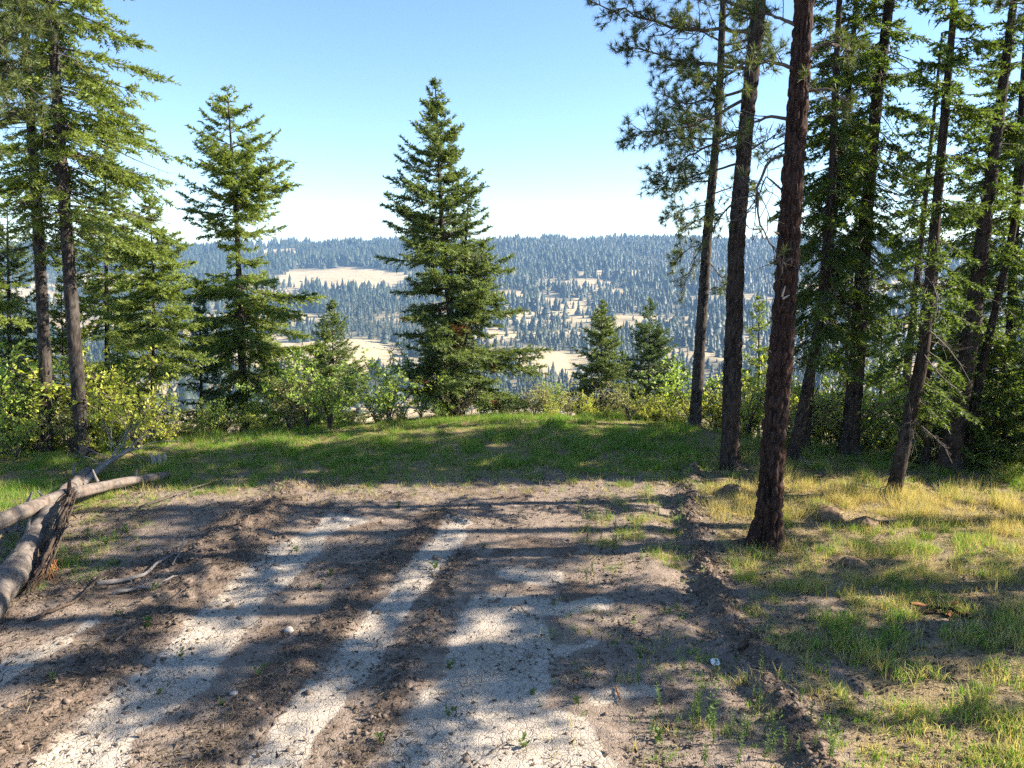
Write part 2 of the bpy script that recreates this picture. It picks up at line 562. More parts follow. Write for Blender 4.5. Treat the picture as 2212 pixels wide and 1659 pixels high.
def cover(x, y):
    """how much green and dry grass stands at a place, 0..1 each"""
    d = y - crest(x)
    xr = x - x_row(y)
    n1 = fbm(x * .9, y * .9, 3, 61); n2 = fbm(x * 2.7, y * 2.7, 3, 67); n3 = fbm(x * .45, y * .45, 2, 71)
    ye = np.interp(x, _E[:, 0], _E[:, 1])
    band = sstep(-.9, 1.5, y - ye + 1.3 * n1 + .9 * n2) * sstep(.6, -.6, xr - .6)
    right = sstep(0.05, .6, xr + .25 * n2)
    L = np.interp(y, *gline([(120, 1300), (270, 1200), (330, 1110), (380, 1040)]).T[::-1])
    left = sstep(.5, -.4, x - L + .4 * n1) * sstep(10.8, 12, y)
    mid = sstep(-2.6, -1.6, xr) * sstep(0, -.3, xr) * sstep(11.6, 12.4, y) * sstep(17.5, 16, y)
    low = sstep(-3.5, -1.0, xr) * sstep(0, -.3, xr) * sstep(11.6, 10, y)
    g = 1.0 * band * np.clip(.75 + .5 * n2, 0, 1)
    dr = .22 * band * np.clip(.4 + 1.6 * n1, 0, 1)
    gfr = np.clip(.14 + .7 * n3 + .5 * n2, .04, .9)
    gfr = np.maximum(gfr, .85 * np.exp(-((x - 5.3) / 1.6) ** 2 - ((y - 10.0) / 1.1) ** 2))
    gfr = np.maximum(gfr, .55 * sstep(9.6, 8.3, y))
    gfr = np.maximum(gfr, .7 * sstep(-4.5, -1.5, d))
    rd = np.clip(.52 + 1.4 * n2 + .6 * n1, .03, 1) * np.interp(xr, [0, 1.2, 3], [.55, .75, 1.0])
    for (u, v, r, k) in BARE:
        p = G(u, v)
        rd = rd * (1 - k * np.exp(-(np.hypot(x - p[0], (y - p[1])) / r) ** 2))
    g = np.maximum(g, right * rd * gfr)
    dr = np.maximum(dr, right * rd * (1 - gfr))
    g = np.maximum(g, left * .45 * np.clip(.35 + 1.3 * n2 + .6 * n1, 0, 1))
    dr = np.maximum(dr, left * .06)
    pm = np.clip(n2 * 1.6 + .25, 0, 1)
    g = np.maximum(g, mid * .30 * pm); dr = np.maximum(dr, mid * .24 * pm)
    g = np.maximum(g, low * .12 * pm); dr = np.maximum(dr, low * .10 * pm)
    # a few straws everywhere at the foot of the bank
    dr = np.maximum(dr, .10 * sstep(-2.2, -.2, y - ye) * sstep(.3, -.3, xr))
    fade = sstep(3.0, 1.0, d)
    return g * fade, dr * fade


BARE = [(1770, 1165, .75, .9), (1800, 1110, .5, .6), (1880, 1480, .6, .9), (2050, 1345, .55, .85), (1690, 1230, .5, .6), (1560, 1200, .4, .5),
        (2200, 1440, .5, .8), (1850, 1225, .4, .7), (1960, 1420, .4, .6)]


def grow_axis(a, b, step, lo, hi, ratio=1.16):
    core = np.arange(a, b + 1e-6, step)
    up = []; s = step; p = core[-1]
    while p < hi: s *= ratio; p += s; up.append(p)
    dn = []; s = step; p = core[0]
    while p > lo: s *= ratio; p -= s; dn.append(p)
    return np.array(dn[::-1] + list(core) + up)


# near ground: one sheet
gx = grow_axis(-12.5, 13.0, .060, -75, 75)
gy = grow_axis(6.2, 22.5, .064, -60, 48)
X, Y = np.meshgrid(gx, gy)
Z = H(X, Y)
nxg, nyg = len(gx), len(gy)
ii = (np.arange(nyg - 1)[:, None] * nxg + np.arange(nxg - 1)[None]).ravel()
Q = np.stack([ii, ii + 1, ii + nxg + 1, ii + nxg], 1)
xf, yf = X.ravel(), Y.ravel()
pale = np.zeros(len(xf)); soil = np.zeros(len(xf))
wob = .34 * fbm(xf * .8, yf * .8, 3, 83) + .22 * fbm(xf * 2.1, yf * 2.1, 3, 81)
for p, w in SILT:
    d = polydist(xf, yf, p) + wob
    pale = np.maximum(pale, sstep(w, w * .55, d))
for k, (p, amp, w) in BERM.items():
    d = polydist(xf, yf, p) + .6 * wob
    s_ = sstep(w * 1.7, w * .7, d) * (1.0 if k in 'bcd' else .85)
    soil = np.maximum(soil, s_ * np.clip(.85 + .9 * fbm(xf * 3, yf * 3, 3, 91), 0, 1))
soil = np.maximum(soil, .75 * sstep(.12, .45, fbm(xf * .9, yf * .9, 5, 95, .6)) * (1 - .75 * pale))
gg, dd_ = cover(xf, yf)
duff = np.clip((gg + dd_) * 1.3, 0, .95)
duff = np.maximum(duff, .72 * sstep(.1, .7, xf - x_row(yf) + .3 * wob) * (1 - .5 * sstep(.1, .5, fbm(xf * 1.2, yf * 1.2, 3, 87))))
pale *= np.clip(1 - .85 * soil, 0, 1) * (1 - duff)
ground = mk('ground', np.stack([xf, yf, Z.ravel()], 1), Q, M['ground'], None, True, {'pale': pale, 'soil': soil * (1 - .5 * duff), 'duff': duff})
tag(ground, kind='structure')

# ------------------------------------------------------------------ the valley and the hills across it
CLEAR = [(745, 603, 150, 25, 1), (600, 548, 70, 9, .97), (760, 553, 120, 4, .8), (630, 690, 90, 13, .95), (735, 772, 150, 40, 1), (560, 760, 90, 40, .97), (1190, 790, 85, 26, 1), (1250, 612, 85, 11, .95),
         (1345, 590, 100, 9, .95), (1120, 640, 90, 12, .9), (1220, 652, 70, 10, .9), (1180, 690, 100, 12, .85), (1345, 702, 60, 11, .9), (1420, 690, 40, 8, .8), (1100, 720, 60, 8, .7),
         (190, 700, 90, 32, .95), (250, 604, 90, 14, .9), (1850, 618, 120, 16, .95), (1660, 745, 120, 13, .8), (1950, 700, 120, 16, .8), (1560, 640, 80, 6, .7), (1480, 770, 60, 10, .9),
         (2080, 620, 100, 12, .9), (60, 640, 80, 16, .9)]


def wood_density(x, y, z):
    u, v = proj(np.stack([x, y, z], -1))
    n = fbm(x / 120, y / 170, 4, 101)
    up = sstep(606, 586, v + 14 * n)
    up = np.maximum(up * np.where(u < 900, .85, 1.0), .0)
    low = np.clip(.62 + 1.2 * fbm(x / 110, y / 55, 3, 105), .06, .95)
    d = np.maximum(up, low)
    d = np.maximum(d, .95 * np.exp(-((u - 760) / 200) ** 2 - ((v - 660) / 24) ** 2))
    d = np.maximum(d, .9 * np.exp(-((u - 1190) / 90) ** 2 - ((v - 862) / 24) ** 2))
    d = d * sstep(905, 870, v)
    w1 = 7 * fbm(x / 60, y / 60, 3, 107)
    for cu, cv, ru, rv, k in CLEAR:
        e = ((u - cu) / ru) ** 2 + ((v + w1 * min(1, rv / 10) - cv) / rv) ** 2
        d = d * (1 - k * sstep(1.15, .85, e))
    return d


th = np.concatenate([np.linspace(-50, 50, 250), np.linspace(53, 307, 50)]) * math.pi / 180
rr = 24 * (3600 / 24.0) ** (np.linspace(0, 1, 190))
TH, RR = np.meshgrid(th, rr)
xf, yf = (RR * np.sin(TH)).ravel(), (RR * np.cos(TH)).ravel()
zf = H(xf, yf)
inside = (np.abs(xf) < 72) & (yf < 46) & (yf > -58)
zf = zf - np.where(inside, .6, 0)
m_ = len(th)
i0 = np.arange(len(rr) - 1)[:, None] * m_
j0 = np.arange(m_)[None]
j1 = (j0 + 1) % m_
Q = np.stack([i0 + j0, i0 + m_ + j0, i0 + m_ + j1, i0 + j1], -1).reshape(-1, 4)
fw = yf > 60
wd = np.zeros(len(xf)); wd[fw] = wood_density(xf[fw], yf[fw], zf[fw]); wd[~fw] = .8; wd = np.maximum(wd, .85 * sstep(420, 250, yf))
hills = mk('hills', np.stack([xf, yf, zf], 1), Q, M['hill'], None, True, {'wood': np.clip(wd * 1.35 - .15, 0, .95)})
tag(hills, kind='structure')

# ------------------------------------------------------------------ conifers
def smooth_path(pts, n):
    """pts (k,4): x,y,z,r from base to top -> n resampled, softened"""
    pts = np.asarray(pts, float)
    z = np.linspace(pts[0, 2], pts[-1, 2], n)
    out = np.stack([np.interp(z, pts[:, 2], pts[:, i]) for i in range(4)], 1)
    out[:, 2] = z
    k = max(3, n // 14) | 1
    ker = np.hanning(k + 2)[1:-1]; ker /= ker.sum()
    for i in (0, 1):
        a = np.pad(out[:, i], (k // 2, k // 2), mode='reflect', reflect_type='odd')
        out[:, i] = np.convolve(a, ker, 'valid')
    return out


def trunk_mesh(path, m=28, plate=(.055, .22), depth=.16, flare=.6, seed=0):
    """tapered bole with furrowed bark plates and a flared foot; path (n,4)"""
    n = len(path)
    a = np.arange(m) / m * 2 * np.pi + np.pi / 2
    r = path[:, 3].copy()
    hz = path[:, 2] - path[0, 2]
    r = r * (1 + flare * np.exp(-hz / (.20 + .14 * flare)))
    Z_, A_ = np.meshgrid(hz, a, indexing='ij')
    R_ = np.broadcast_to(r[:, None], Z_.shape)
    per = max(3, int(round(2 * np.pi * r[n // 3] / plate[0])))
    A0 = A_ - np.pi / 2
    cx = A0 / (2 * np.pi) * per
    wrap = np.minimum(cx, per - cx)
    wz = Z_ / plate[1]
    f, cid = cell(cx * .8 + .5 * fbm(cx * .5, wz * .6, 3, seed + 3), wz + .8 * vnoise(np.floor(cx * .8), wz * 0, seed + 9) + .5 * fbm(cx, wz, 2, seed + 5), seed)
    g_ = np.abs(fbm(cx * .75 + .6 * fbm(cx * .3, wz * .8, 2, seed + 21), wz * .55, 3, seed + 31))
    f = np.minimum(np.clip(f * 2.2, 0, 1), np.clip(g_ * 5.5, 0, 1)) * (.55 + .45 * sstep(0, .5, wrap))
    lobes = 1 + flare * .35 * np.exp(-Z_ / .25) * np.cos(A_ * 4 + seed)
    rad = R_ * lobes * (1 - depth + depth * f + depth * .4 * (cid - .5))
    V = np.empty((n, m, 3))
    V[..., 0] = path[:, None, 0] + rad * np.cos(A_)
    V[..., 1] = path[:, None, 1] + rad * np.sin(A_)
    V[..., 2] = path[:, None, 2]
    i = (np.arange(n - 1)[:, None] * m); j = np.arange(m)[None]; j2 = (j + 1) % m
    Q = np.stack([i + j, i + j2, i + m + j2, i + m + j], -1).reshape(-1, 4)
    return V.reshape(-1, 3), Q, np.clip(f * .8 + .35 * cid, 0, 1).ravel()


def along(P, s):
    """P (n,k,3), s (n,) in 0..1 -> position and tangent"""
    k = P.shape[1] - 1
    q = np.clip(s, 0, .9999) * k
    i = q.astype(int); f = (q - i)[:, None]
    r = np.arange(len(P))
    a, b = P[r, i], P[r, i + 1]
    return a + (b - a) * f, norm(b - a)


def conifer(rng, path, zlo, zhi, prof, per_m=20, el=(-12, 40), droop=.25, upturn=.18, twig_sp=.11, twig_k=.42, twig_max=.75, leaf=(.11, .03), leaf_sp=.06,
            hang=.15, asym=None, bare=.12, tri=True, whorl=.42, wood_r=.011, keep=1.0, tintf=None, dead=.0):
    """branches with flat side sprays; returns wood Bag, foliage Bag"""
    nb = int(per_m * (zhi - zlo))
    t = rng.random(nb) ** .9
    z = zlo + (zhi - zlo) * t
    wh = rng.random(nb) < .65
    z = np.where(wh, np.round((z - zlo) / whorl) * whorl + zlo + rng.normal(0, .05, nb), z)
    z = np.clip(z, zlo, zhi - .05)
    t = (z - zlo) / (zhi - zlo)
    az = rng.random(nb) * 2 * np.pi
    Lb = prof(t) * rng.uniform(.62, 1.08, nb)
    if asym is not None: Lb = Lb * asym(az, t)
    e = np.radians(el[0] + (el[1] - el[0]) * t ** 1.6 + rng.normal(0, 6, nb))
    s = np.linspace(0, 1, 8)[None]
    bx = np.interp(z, path[:, 2], path[:, 0]); by = np.interp(z, path[:, 2], path[:, 1])
    wig = rng.normal(0, .16, nb)[:, None]
    aa = az[:, None] + wig * s
    hor = Lb[:, None] * s * np.cos(e)[:, None]
    dr = (droop * rng.uniform(.6, 1.4, nb) * (1 - .6 * t))[:, None]
    ver = Lb[:, None] * (np.sin(e)[:, None] * s - dr * s ** 2 * 1.4 + (upturn * rng.uniform(.5, 1.5, nb))[:, None] * s ** 3)
    P = np.stack([bx[:, None] + hor * np.cos(aa), by[:, None] + hor * np.sin(aa), z[:, None] + ver], -1)
    R = (wood_r * (.55 + .75 * Lb))[:, None] * (1.05 - .85 * s)
    wood, fol = Bag(), Bag()
    pick = [0, 1, 3, 5, 7]
    v, q = tubes(P[:, pick], R[:, pick], 3)
    wood.add(v, q)
    isdead = rng.random(nb) < dead * np.clip(1.6 - 2.2 * t, 0, 1)
    live = np.where(~isdead)[0]
    # side twigs
    Lv = Lb[live]
    nt = np.maximum(4, (2 * Lv * (1 - bare) / twig_sp)).astype(int)
    bi = np.repeat(live, nt)
    k = len(bi)
    st = bare + (1 - bare) * rng.random(k) ** .85
    p0, tg = along(P[bi], st)
    side = norm(np.cross(tg, np.array([0, 0, 1.0])))
    sgn = np.where(rng.random(k) < .5, -1.0, 1.0)
    ang = rng.uniform(.55, 1.1, k)
    td = norm(tg * np.cos(ang)[:, None] + side * (sgn * np.sin(ang))[:, None] + np.array([0, 0, 1.0]) * rng.normal(.04, .26, k)[:, None] - np.array([0, 0, 1.0]) * (hang * rng.uniform(.3, 1.5, k))[:, None])
    tl = np.clip(twig_k * Lb[bi] * (1.08 - st) * rng.uniform(.6, 1.25, k) + .06, .09, twig_max)
    # the leader of each branch counts as a twig too
    lp, lt = along(P[live], np.full(len(live), .86))
    p0 = np.concatenate([p0, lp]); td = np.concatenate([td, lt]); tl = np.concatenate([tl, Lb[live] * .16 + .1])
    if keep < 1:
        kk = rng.random(len(p0)) < keep
        p0, td, tl = p0[kk], td[kk], tl[kk]
    ends = p0 + td * tl[:, None] - np.array([0, 0, 1.0]) * (hang * .6 * tl)[:, None]
    # needle clumps along the twigs
    leaf_sp = leaf_sp * .62; leaf = (leaf[0] * 1.05, leaf[1] * 1.15)
    nl = np.maximum(3, 2 * tl / leaf_sp).astype(int)
    ti = np.repeat(np.arange(len(p0)), nl)
    k = len(ti)
    qf = rng.random(k)
    p = p0[ti] + td[ti] * (tl[ti] * qf)[:, None]
    p[:, 2] -= hang * .6 * tl[ti] * qf ** 2
    ts = norm(np.cross(td[ti], np.array([0, 0, 1.0])))
    sg = np.where(rng.random(k) < .5, -1.0, 1.0)
    up = np.cross(ts, td[ti])
    ld = norm(td[ti] * rng.uniform(.35, .95, k)[:, None] + ts * (sg * rng.uniform(.3, .9, k))[:, None] + up * rng.normal(.10, .50, k)[:, None])
    ls = norm(np.cross(ld, up + rng.normal(0, .7, (k, 3))))
    LL = leaf[0] * rng.uniform(.65, 1.25, k); WW = leaf[1] * rng.uniform(.7, 1.3, k)
    v, f, c = kites(p, ld, ls, LL, WW, tri)
    tb = rng.random(nb)
    bt = np.concatenate([bi, live]) if keep >= 1 else np.concatenate([bi, live])[kk]
    tint = np.clip(.45 * tb[bt][ti] + .35 * rng.random(k) + .25 * qf - .05, 0, .9)
    if tintf is not None: tint = tintf(tint, p)
    fol.add(v, f, np.repeat(tint, c))
    # bare twig wood, thin three-sided slivers
    sel = rng.random(len(p0)) < .5
    PP = np.stack([p0[sel], (p0[sel] + ends[sel]) / 2 + np.array([0, 0, .01]), ends[sel]], 1)
    dv = ends[sel] - p0[sel]
    ll = np.linalg.norm(dv, axis=1); dv = norm(dv)
    v, q, _c = kites(p0[sel], dv, norm(np.cross(dv, rng.normal(0, 1, dv.shape))), ll, np.full(len(ll), .011))
    wood.add(v, q)
    if isdead.any():   # fine dead side twigs
        di = np.where(isdead)[0]
        bi = np.repeat(di, 9); k = len(bi)
        p0, tg = along(P[bi], rng.uniform(.25, 1, k))
        d = norm(tg * .6 + rng.normal(0, .5, (k, 3)) - np.array([0, 0, .35]))
        e_ = p0 + d * rng.uniform(.12, .45, k)[:, None]
        PP = np.stack([p0, (p0 + e_) / 2 + rng.normal(0, .02, (k, 3)), e_], 1)
        v, q = tubes(PP, np.tile(np.array([[.007, .005, .002]]), (k, 1)), 3)
        wood.add(v, q)
    return wood, fol


def tufts(rng, C, D, n=34, L=.17, w=.011, spread=1.15):
    """needle bursts of a pine at C pointing along D"""
    k = len(C)
    ci = np.repeat(np.arange(k), n)
    m = k * n
    d = norm(D[ci] * rng.uniform(.15, 1.0, m)[:, None] + rng.normal(0, .5 * spread, (m, 3)))
    p = C[ci] - D[ci] * rng.uniform(0, .07, m)[:, None]
    s = norm(np.cross(d, rng.normal(0, 1, (m, 3))))
    LL = L * rng.uniform(.7, 1.15, m)
    v, f, c = kites(p, d, s, LL, np.full(m, w), True)
    tb = rng.random(k)
    return v, f, np.repeat(np.clip(.6 * tb[ci] + .35 * rng.random(m), 0, 1), c)


def pine_limbs(rng, path, limbs, tn=34, tL=.17, tw=.011, sub=7):
    """limbs: list of (polyline (k,3), r0, leafy 0..1)"""
    wood, fol = Bag(), Bag()
    for pts, r0, leafy in limbs:
        pts = np.asarray(pts, float)
        n = 14
        d = np.concatenate([[0], np.cumsum(np.linalg.norm(np.diff(pts, axis=0), axis=1))]); d /= d[-1]
        s = np.linspace(0, 1, n)
        P = np.stack([np.interp(s, d, pts[:, i]) for i in range(3)], 1)
        Lb = np.linalg.norm(P[-1] - P[0])
        P[1:] += rng.normal(0, .018 * Lb, (n - 1, 3)) * s[1:, None]
        v, q = tubes(P[None], (r0 * (1.05 - .8 * s))[None], 6); wood.add(v, q)
        ns = max(3, int(sub * Lb))
        st = rng.uniform(.25, 1.0, ns)
        p0, tg = along(np.repeat(P[None], ns, 0), st)
        sd = norm(tg * rng.uniform(.3, .9, ns)[:, None] + rng.normal(0, .55, (ns, 3)) + np.array([0, 0, .05]))
        sl = rng.uniform(.25, .7, ns) * (1.15 - .6 * st) * min(1.2, .5 + .35 * Lb)
        e = p0 + sd * sl[:, None]
        mid = (p0 + e) / 2 - np.array([0, 0, .06]) * sl[:, None] + rng.normal(0, .03, (ns, 3))
        e[:, 2] += .12 * sl
        PP = np.stack([p0, mid, e], 1)
        v, q = tubes(PP, np.tile(np.array([[.35, .27, .16]]) * r0 * .6, (ns, 1)) + .003, 4); wood.add(v, q)
        # third order shoots
        k = 2
        bi = np.repeat(np.arange(ns), k)
        q0, tg2 = along(PP[bi], rng.uniform(.35, 1, ns * k))
        d2 = norm(tg2 * .7 + rng.normal(0, .5, (ns * k, 3)) + np.array([0, 0, .1]))
        e2 = q0 + d2 * rng.uniform(.10, .28, ns * k)[:, None]
        v, q = tubes(np.stack([q0, (q0 + e2) / 2, e2], 1), np.full((ns * k, 3), .0055), 3); wood.add(v, q)
        C = np.concatenate([e, e2, P[-1:]]); D = np.concatenate([sd, d2, norm(P[-1:] - P[-2:-1])])
        kk = rng.random(len(C)) < leafy
        if kk.any():
            v, f, t = tufts(rng, C[kk], norm(D[kk] + np.array([0, 0, .15])), tn, tL, tw)
            fol.add(v, f, t)
    return wood, fol


def upath(pts, Y, r0, r1, ztop, n=160, bow=0.0, rng=None, zbase=None, sink=.12):
    """trunk line through frame positions pts (base first) at distance Y, carried on to ztop"""
    P = np.array([A(u, v, Y) for u, v in pts])
    zb = float(H(P[0, 0], np.array(Y))) if zbase is None else zbase
    P[0, 2] = zb - sink
    k = (P[-1] - P[-2]) / (P[-1, 2] - P[-2, 2])
    if ztop > P[-1, 2] + .5:
        P = np.concatenate([P, [P[-1] + k * .6 * (ztop - P[-1, 2]) + np.array([0, 0, .4 * (ztop - P[-1, 2])])]])
    zz = P[:, 2]
    r = r0 + (r1 - r0) * (zz - zz[0]) / (ztop - zz[0])
    base = np.array([P[0, 0], Y, zb])
    return smooth_path(np.concatenate([P, r[:, None]], 1), n), base


def put_tree(name, label, cat, group, base, boles, bark, wood, fol, leafmat, woodmat=None, foliage='crown'):
    root = empty(name, tuple(base), label, cat, group)
    for V, Q, f in boles:
        mk('trunk', V - base, Q, bark, root, True, {'tint': f})
    if wood is not None and wood.n: wood.build('branches', woodmat or M['twig'], root, False, base)['kind'] = 'stuff'
    if fol is not None and fol.n: fol.build(foliage, leafmat, root, False, base)['kind'] = 'stuff'
    return root

def pxprof(ts, px, s):
    ts = np.array(ts); px = np.array(px) * s
    return lambda t: np.interp(t, ts, px)


def zat(u, v, Y):
    return float(A(u, v, Y)[2])


# --- the tall fir in the middle
rng = np.random.default_rng(11)
Yc = 25.5; s = Yc / LENS_PX * 1.03
pa, base = upath([(985, 918), (975, 700), (955, 500), (940, 178)], Yc, .20, .015, zat(940, 172, Yc), 150)
pb, _ = upath([(972, 915), (960, 790), (1000, 620), (1008, 480), (1012, 440)], Yc + .25, .15, .03, zat(1012, 430, Yc), 110)
pc, _ = upath([(1000, 915), (1000, 760), (1030, 640), (1045, 530)], Yc - .2, .09, .012, zat(1045, 525, Yc), 90)
boles = [trunk_mesh(pa, 18, (.06, .2), .12, .5, 1), trunk_mesh(pb, 14, (.06, .2), .12, .3, 2), trunk_mesh(pc, 10, (.06, .2), .1, .3, 3)]
def red(t, p):
    k = (p[:, 2] < base[2] + 4.2) & (vnoise(p[:, 0] * 1.6, p[:, 2] * 1.6 + p[:, 1], 5) > .83)
    return np.where(k, .99, t)
prof = pxprof([0, .06, .15, .32, .45, .55, .68, .80, .90, .96, 1], [165, 185, 185, 165, 146, 126, 104, 76, 42, 22, 6], s)
asy = lambda az, t: 1 + .16 * np.cos(az) * np.where(t < .45, 1, -.7) - .1
w, f = conifer(rng, pa, base[2] + .9, pa[-1, 2], prof, 27, (-10, 38), .14, .22, .10, .42, .62, (.125, .034), .055, .12, asy, .14, True, .44, dead=.25, tintf=red)
prof2 = pxprof([0, .3, .7, .9, 1], [60, 75, 55, 30, 5], s)
w2, f2 = conifer(rng, pc, base[2] + 3.4, pc[-1, 2], prof2, 22, (-15, 40), .14, .25, .10, .42, .5, (.125, .034), .055, .12, None, .14, True, .4)
for b_, c_ in ((w, w2), (f, f2)):
    for V_, T_ in zip(c_.V, c_.T): pass
    o_ = b_.n
    b_.V += c_.V; b_.T += c_.T; b_.F3 += [x + o_ for x in c_.F3]; b_.F4 += [x + o_ for x in c_.F4]; b_.n += c_.n
# dead drooping twigs gathered round the foot of the bole
k = 150
aa = rng.random(k) * 6.28; z0 = base[2] + rng.uniform(.7, 2.6, k)
p0 = np.stack([base[0] + .16 * np.cos(aa), base[1] + .16 * np.sin(aa), z0], 1)
ln = rng.uniform(.4, 1.5, k)
e = p0 + np.stack([np.cos(aa) * .45 * ln, np.sin(aa) * .45 * ln, -ln * .75], 1)
mid = (p0 + e) / 2 + np.stack([np.cos(aa) * .14, np.sin(aa) * .14, .16 * ln], 1)
v, q = tubes(np.stack([p0, mid, e], 1), np.tile(np.array([[.012, .008, .003]]), (k, 1)), 4)
w.add(v, q)
fir_mid = put_tree('fir_tree', 'tall pointed fir with several stems standing alone in the middle of the view', 'tree', None, base, boles, M['bark_f'], w, f, M['fir'])

# --- the tall open fir left of it
rng = np.random.default_rng(21)
Y4 = 27.0; s = Y4 / LENS_PX
p4, base = upath([(524, 905), (520, 700), (511, 480), (491, 195)], Y4, .22, .012, zat(490, 188, Y4), 140)
prof = pxprof([0, .08, .2, .3, .36, .42, .5, .54, .58, .64, .72, .8, .88, .95, 1], [60, 95, 120, 165, 150, 165, 130, 55, 40, 112, 128, 98, 82, 42, 6], s)
w, f = conifer(rng, p4, base[2] + .8, p4[-1, 2], prof, 20, (-20, 35), .20, .24, .10, .40, .55, (.12, .034), .05, .22, lambda az, t: 1 + .1 * np.cos(az), .12, True, .5, keep=.95)
put_tree('fir_tree', 'open crowned fir with bare gap in its crown, left of the middle fir', 'tree', None, base, [trunk_mesh(p4, 16, (.06, .2), .12, .4, 5)], M['bark_f'], w, f, M['fir_y'])

# --- the small yellow-green fir with a bare pale foot
rng = np.random.default_rng(31)
Y3 = 23.0; s = Y3 / LENS_PX
p3, base = upath([(327, 948), (330, 760), (333, 600), (321, 432)], Y3, .095, .01, zat(321, 425, Y3), 120)
prof = pxprof([0, .1, .25, .4, .55, .75, .9, 1], [95, 125, 135, 105, 90, 62, 30, 5], s)
w, f = conifer(rng, p3, zat(330, 790, Y3), p3[-1, 2], prof, 26, (-18, 36), .15, .2, .09, .45, .5, (.115, .034), .05, .12, None, .1, True, .34)
put_tree('fir_tree', 'yellow green fir with slim bare pale trunk foot, right of the two left trunks', 'tree', None, base, [trunk_mesh(p3, 14, (.05, .2), .1, .3, 6)], M['bark_f'], w, f, M['fir_y'])


def simple_fir(name, label, u, v_top, v_base, Y, half_px, seed, mat, per_m=24, r0=.09, zlo=.5, group=None, bark='bark_d', lean=0, v_full=None, leaf=(.12, .036), hang=.12, dens=1.0):
    rng = np.random.default_rng(seed)
    s = Y / LENS_PX
    zt = zat(u, v_top, Y)
    x0 = A(u, v_base, Y)[0] + lean
    zb = float(H(x0, np.array(Y)))
    P = np.array([[x0, Y, zb - .1, r0], [A(u, v_top, Y)[0], Y, zt, .01]])
    pth = smooth_path(P, 60)
    prof = pxprof([0, .08, .25, .5, .75, .92, 1], [half_px * .75, half_px, half_px, half_px * .72, half_px * .4, half_px * .16, 3], s)
    if v_full is not None:
        zf_ = zat(u, v_full, Y)
        prof = lambda t: half_px * s * np.clip((zt - (zb + zlo + t * (zt - zb - zlo))) / (zt - zf_), .02, 1) ** .85
    w, f = conifer(rng, pth, zb + zlo, zt, prof, per_m, (-14, 42), .12, .2, .11 / dens, .44, .5, leaf, .062, hang, None, .1, True, .34)
    return put_tree(name, label, 'tree', group, np.array([x0, Y, zb]), [trunk_mesh(pth, 10, (.06, .2), .1, .3, seed)], M[bark], w, f, M[mat])


simple_fir('fir_tree', 'dark young fir between the yellow green fir and the open fir', 432, 640, 945, 25.0, 66, 41, 'fir_b', 20)
simple_fir('fir_tree', 'dense low fir behind the foot of the open crowned fir', 585, 730, 960, 30.5, 105, 42, 'fir_b', 20)
simple_fir('fir_tree', 'small pointed fir left of the middle fir, before the tan fields', 717, 650, 900, 33.0, 88, 43, 'fir', 24, v_full=830)
simple_fir('fir_tree', 'bluish sapling fir at the left shoulder of the small pointed fir', 686, 735, 900, 37.0, 40, 44, 'fir_b', 24, v_full=850)
simple_fir('fir_tree', 'left one of two young firs below the crest, right of the middle fir', 1300, 652, 900, 36.0, 98, 45, 'fir', 30, zlo=3.2, v_full=850)
simple_fir('fir_tree', 'right one of two young firs below the crest, right of the middle fir', 1404, 645, 900, 38.0, 84, 46, 'fir_b', 30, zlo=3.2, v_full=830)

# --- two slender trunks at the left, with thin hanging branches
rng = np.random.default_rng(51)
Y1 = 20.2
p1, base = upath([(100, 985), (98, 800), (86, 550), (63, 200), (52, 30)], Y1, .185, .05, 18.5, 170)
w, f = conifer(rng, p1, zat(90, 560, Y1), 18.3, lambda t: np.interp(t, [0, .15, .4, .75, 1], [1.3, 2.0, 2.1, 1.5, .1]), 19, (-8, 30), .20, .12, .11, .36, .55, (.11, .03), .055, .16, lambda az, t: (1 - .12 * np.cos(az)) * (1 - .6 * np.clip(-np.sin(az), 0, 1) * np.where(t < .55, 1, .3)), .15, True, .5, dead=.45)
put_tree('fir_tree', 'left one of the two tall straight trunks at the left edge', 'tree', None, base, [trunk_mesh(p1, 26, (.06, .22), .13, .35, 7)], M['bark_f'], w, f, M['fir_y'])
rng = np.random.default_rng(52)
Y2 = 19.3
p2, base = upath([(184, 992), (172, 880), (158, 700), (138, 420), (113, 60)], Y2, .20, .05, 19.0, 180)
asy2 = lambda az, t: (1 + .18 * np.cos(az)) * (1 - .6 * np.clip(-np.sin(az), 0, 1) * np.where(t < .55, 1, .3))
w, f = conifer(rng, p2, zat(140, 540, Y2), 18.8, lambda t: np.interp(t, [0, .12, .4, .75, 1], [1.6, 2.7, 2.4, 1.6, .1]), 19, (-16, 30), .20, .10, .10, .36, .6, (.115, .030), .052, .18, asy2, .15, True, .5, dead=.3)
put_tree('fir_tree', 'right one of the two tall trunks at the left edge, bending at its foot', 'tree', None, base, [trunk_mesh(p2, 26, (.06, .22), .13, .35, 8)], M['bark_f'], w, f, M['fir_y'])
# --- firs behind them
simple_fir('fir_tree', 'bushy fir behind the two left trunks, farther down the slope', 225, 215, 980, 29.0, 120, 53, 'fir_y', 17, .16, 3.0, leaf=(.13, .036), hang=.2)
simple_fir('fir_tree', 'dark fir at the left edge behind the leftmost trunk', 15, 420, 980, 27.0, 130, 54, 'fir', 18, .15, 1.0, leaf=(.13, .036), hang=.2)
simple_fir('fir_tree', 'tall fir crowding in at the upper left corner of the view', -110, -260, 985, 24.0, 190, 55, 'fir_y', 8, .2, 5.5, leaf=(.13, .034), hang=.15)

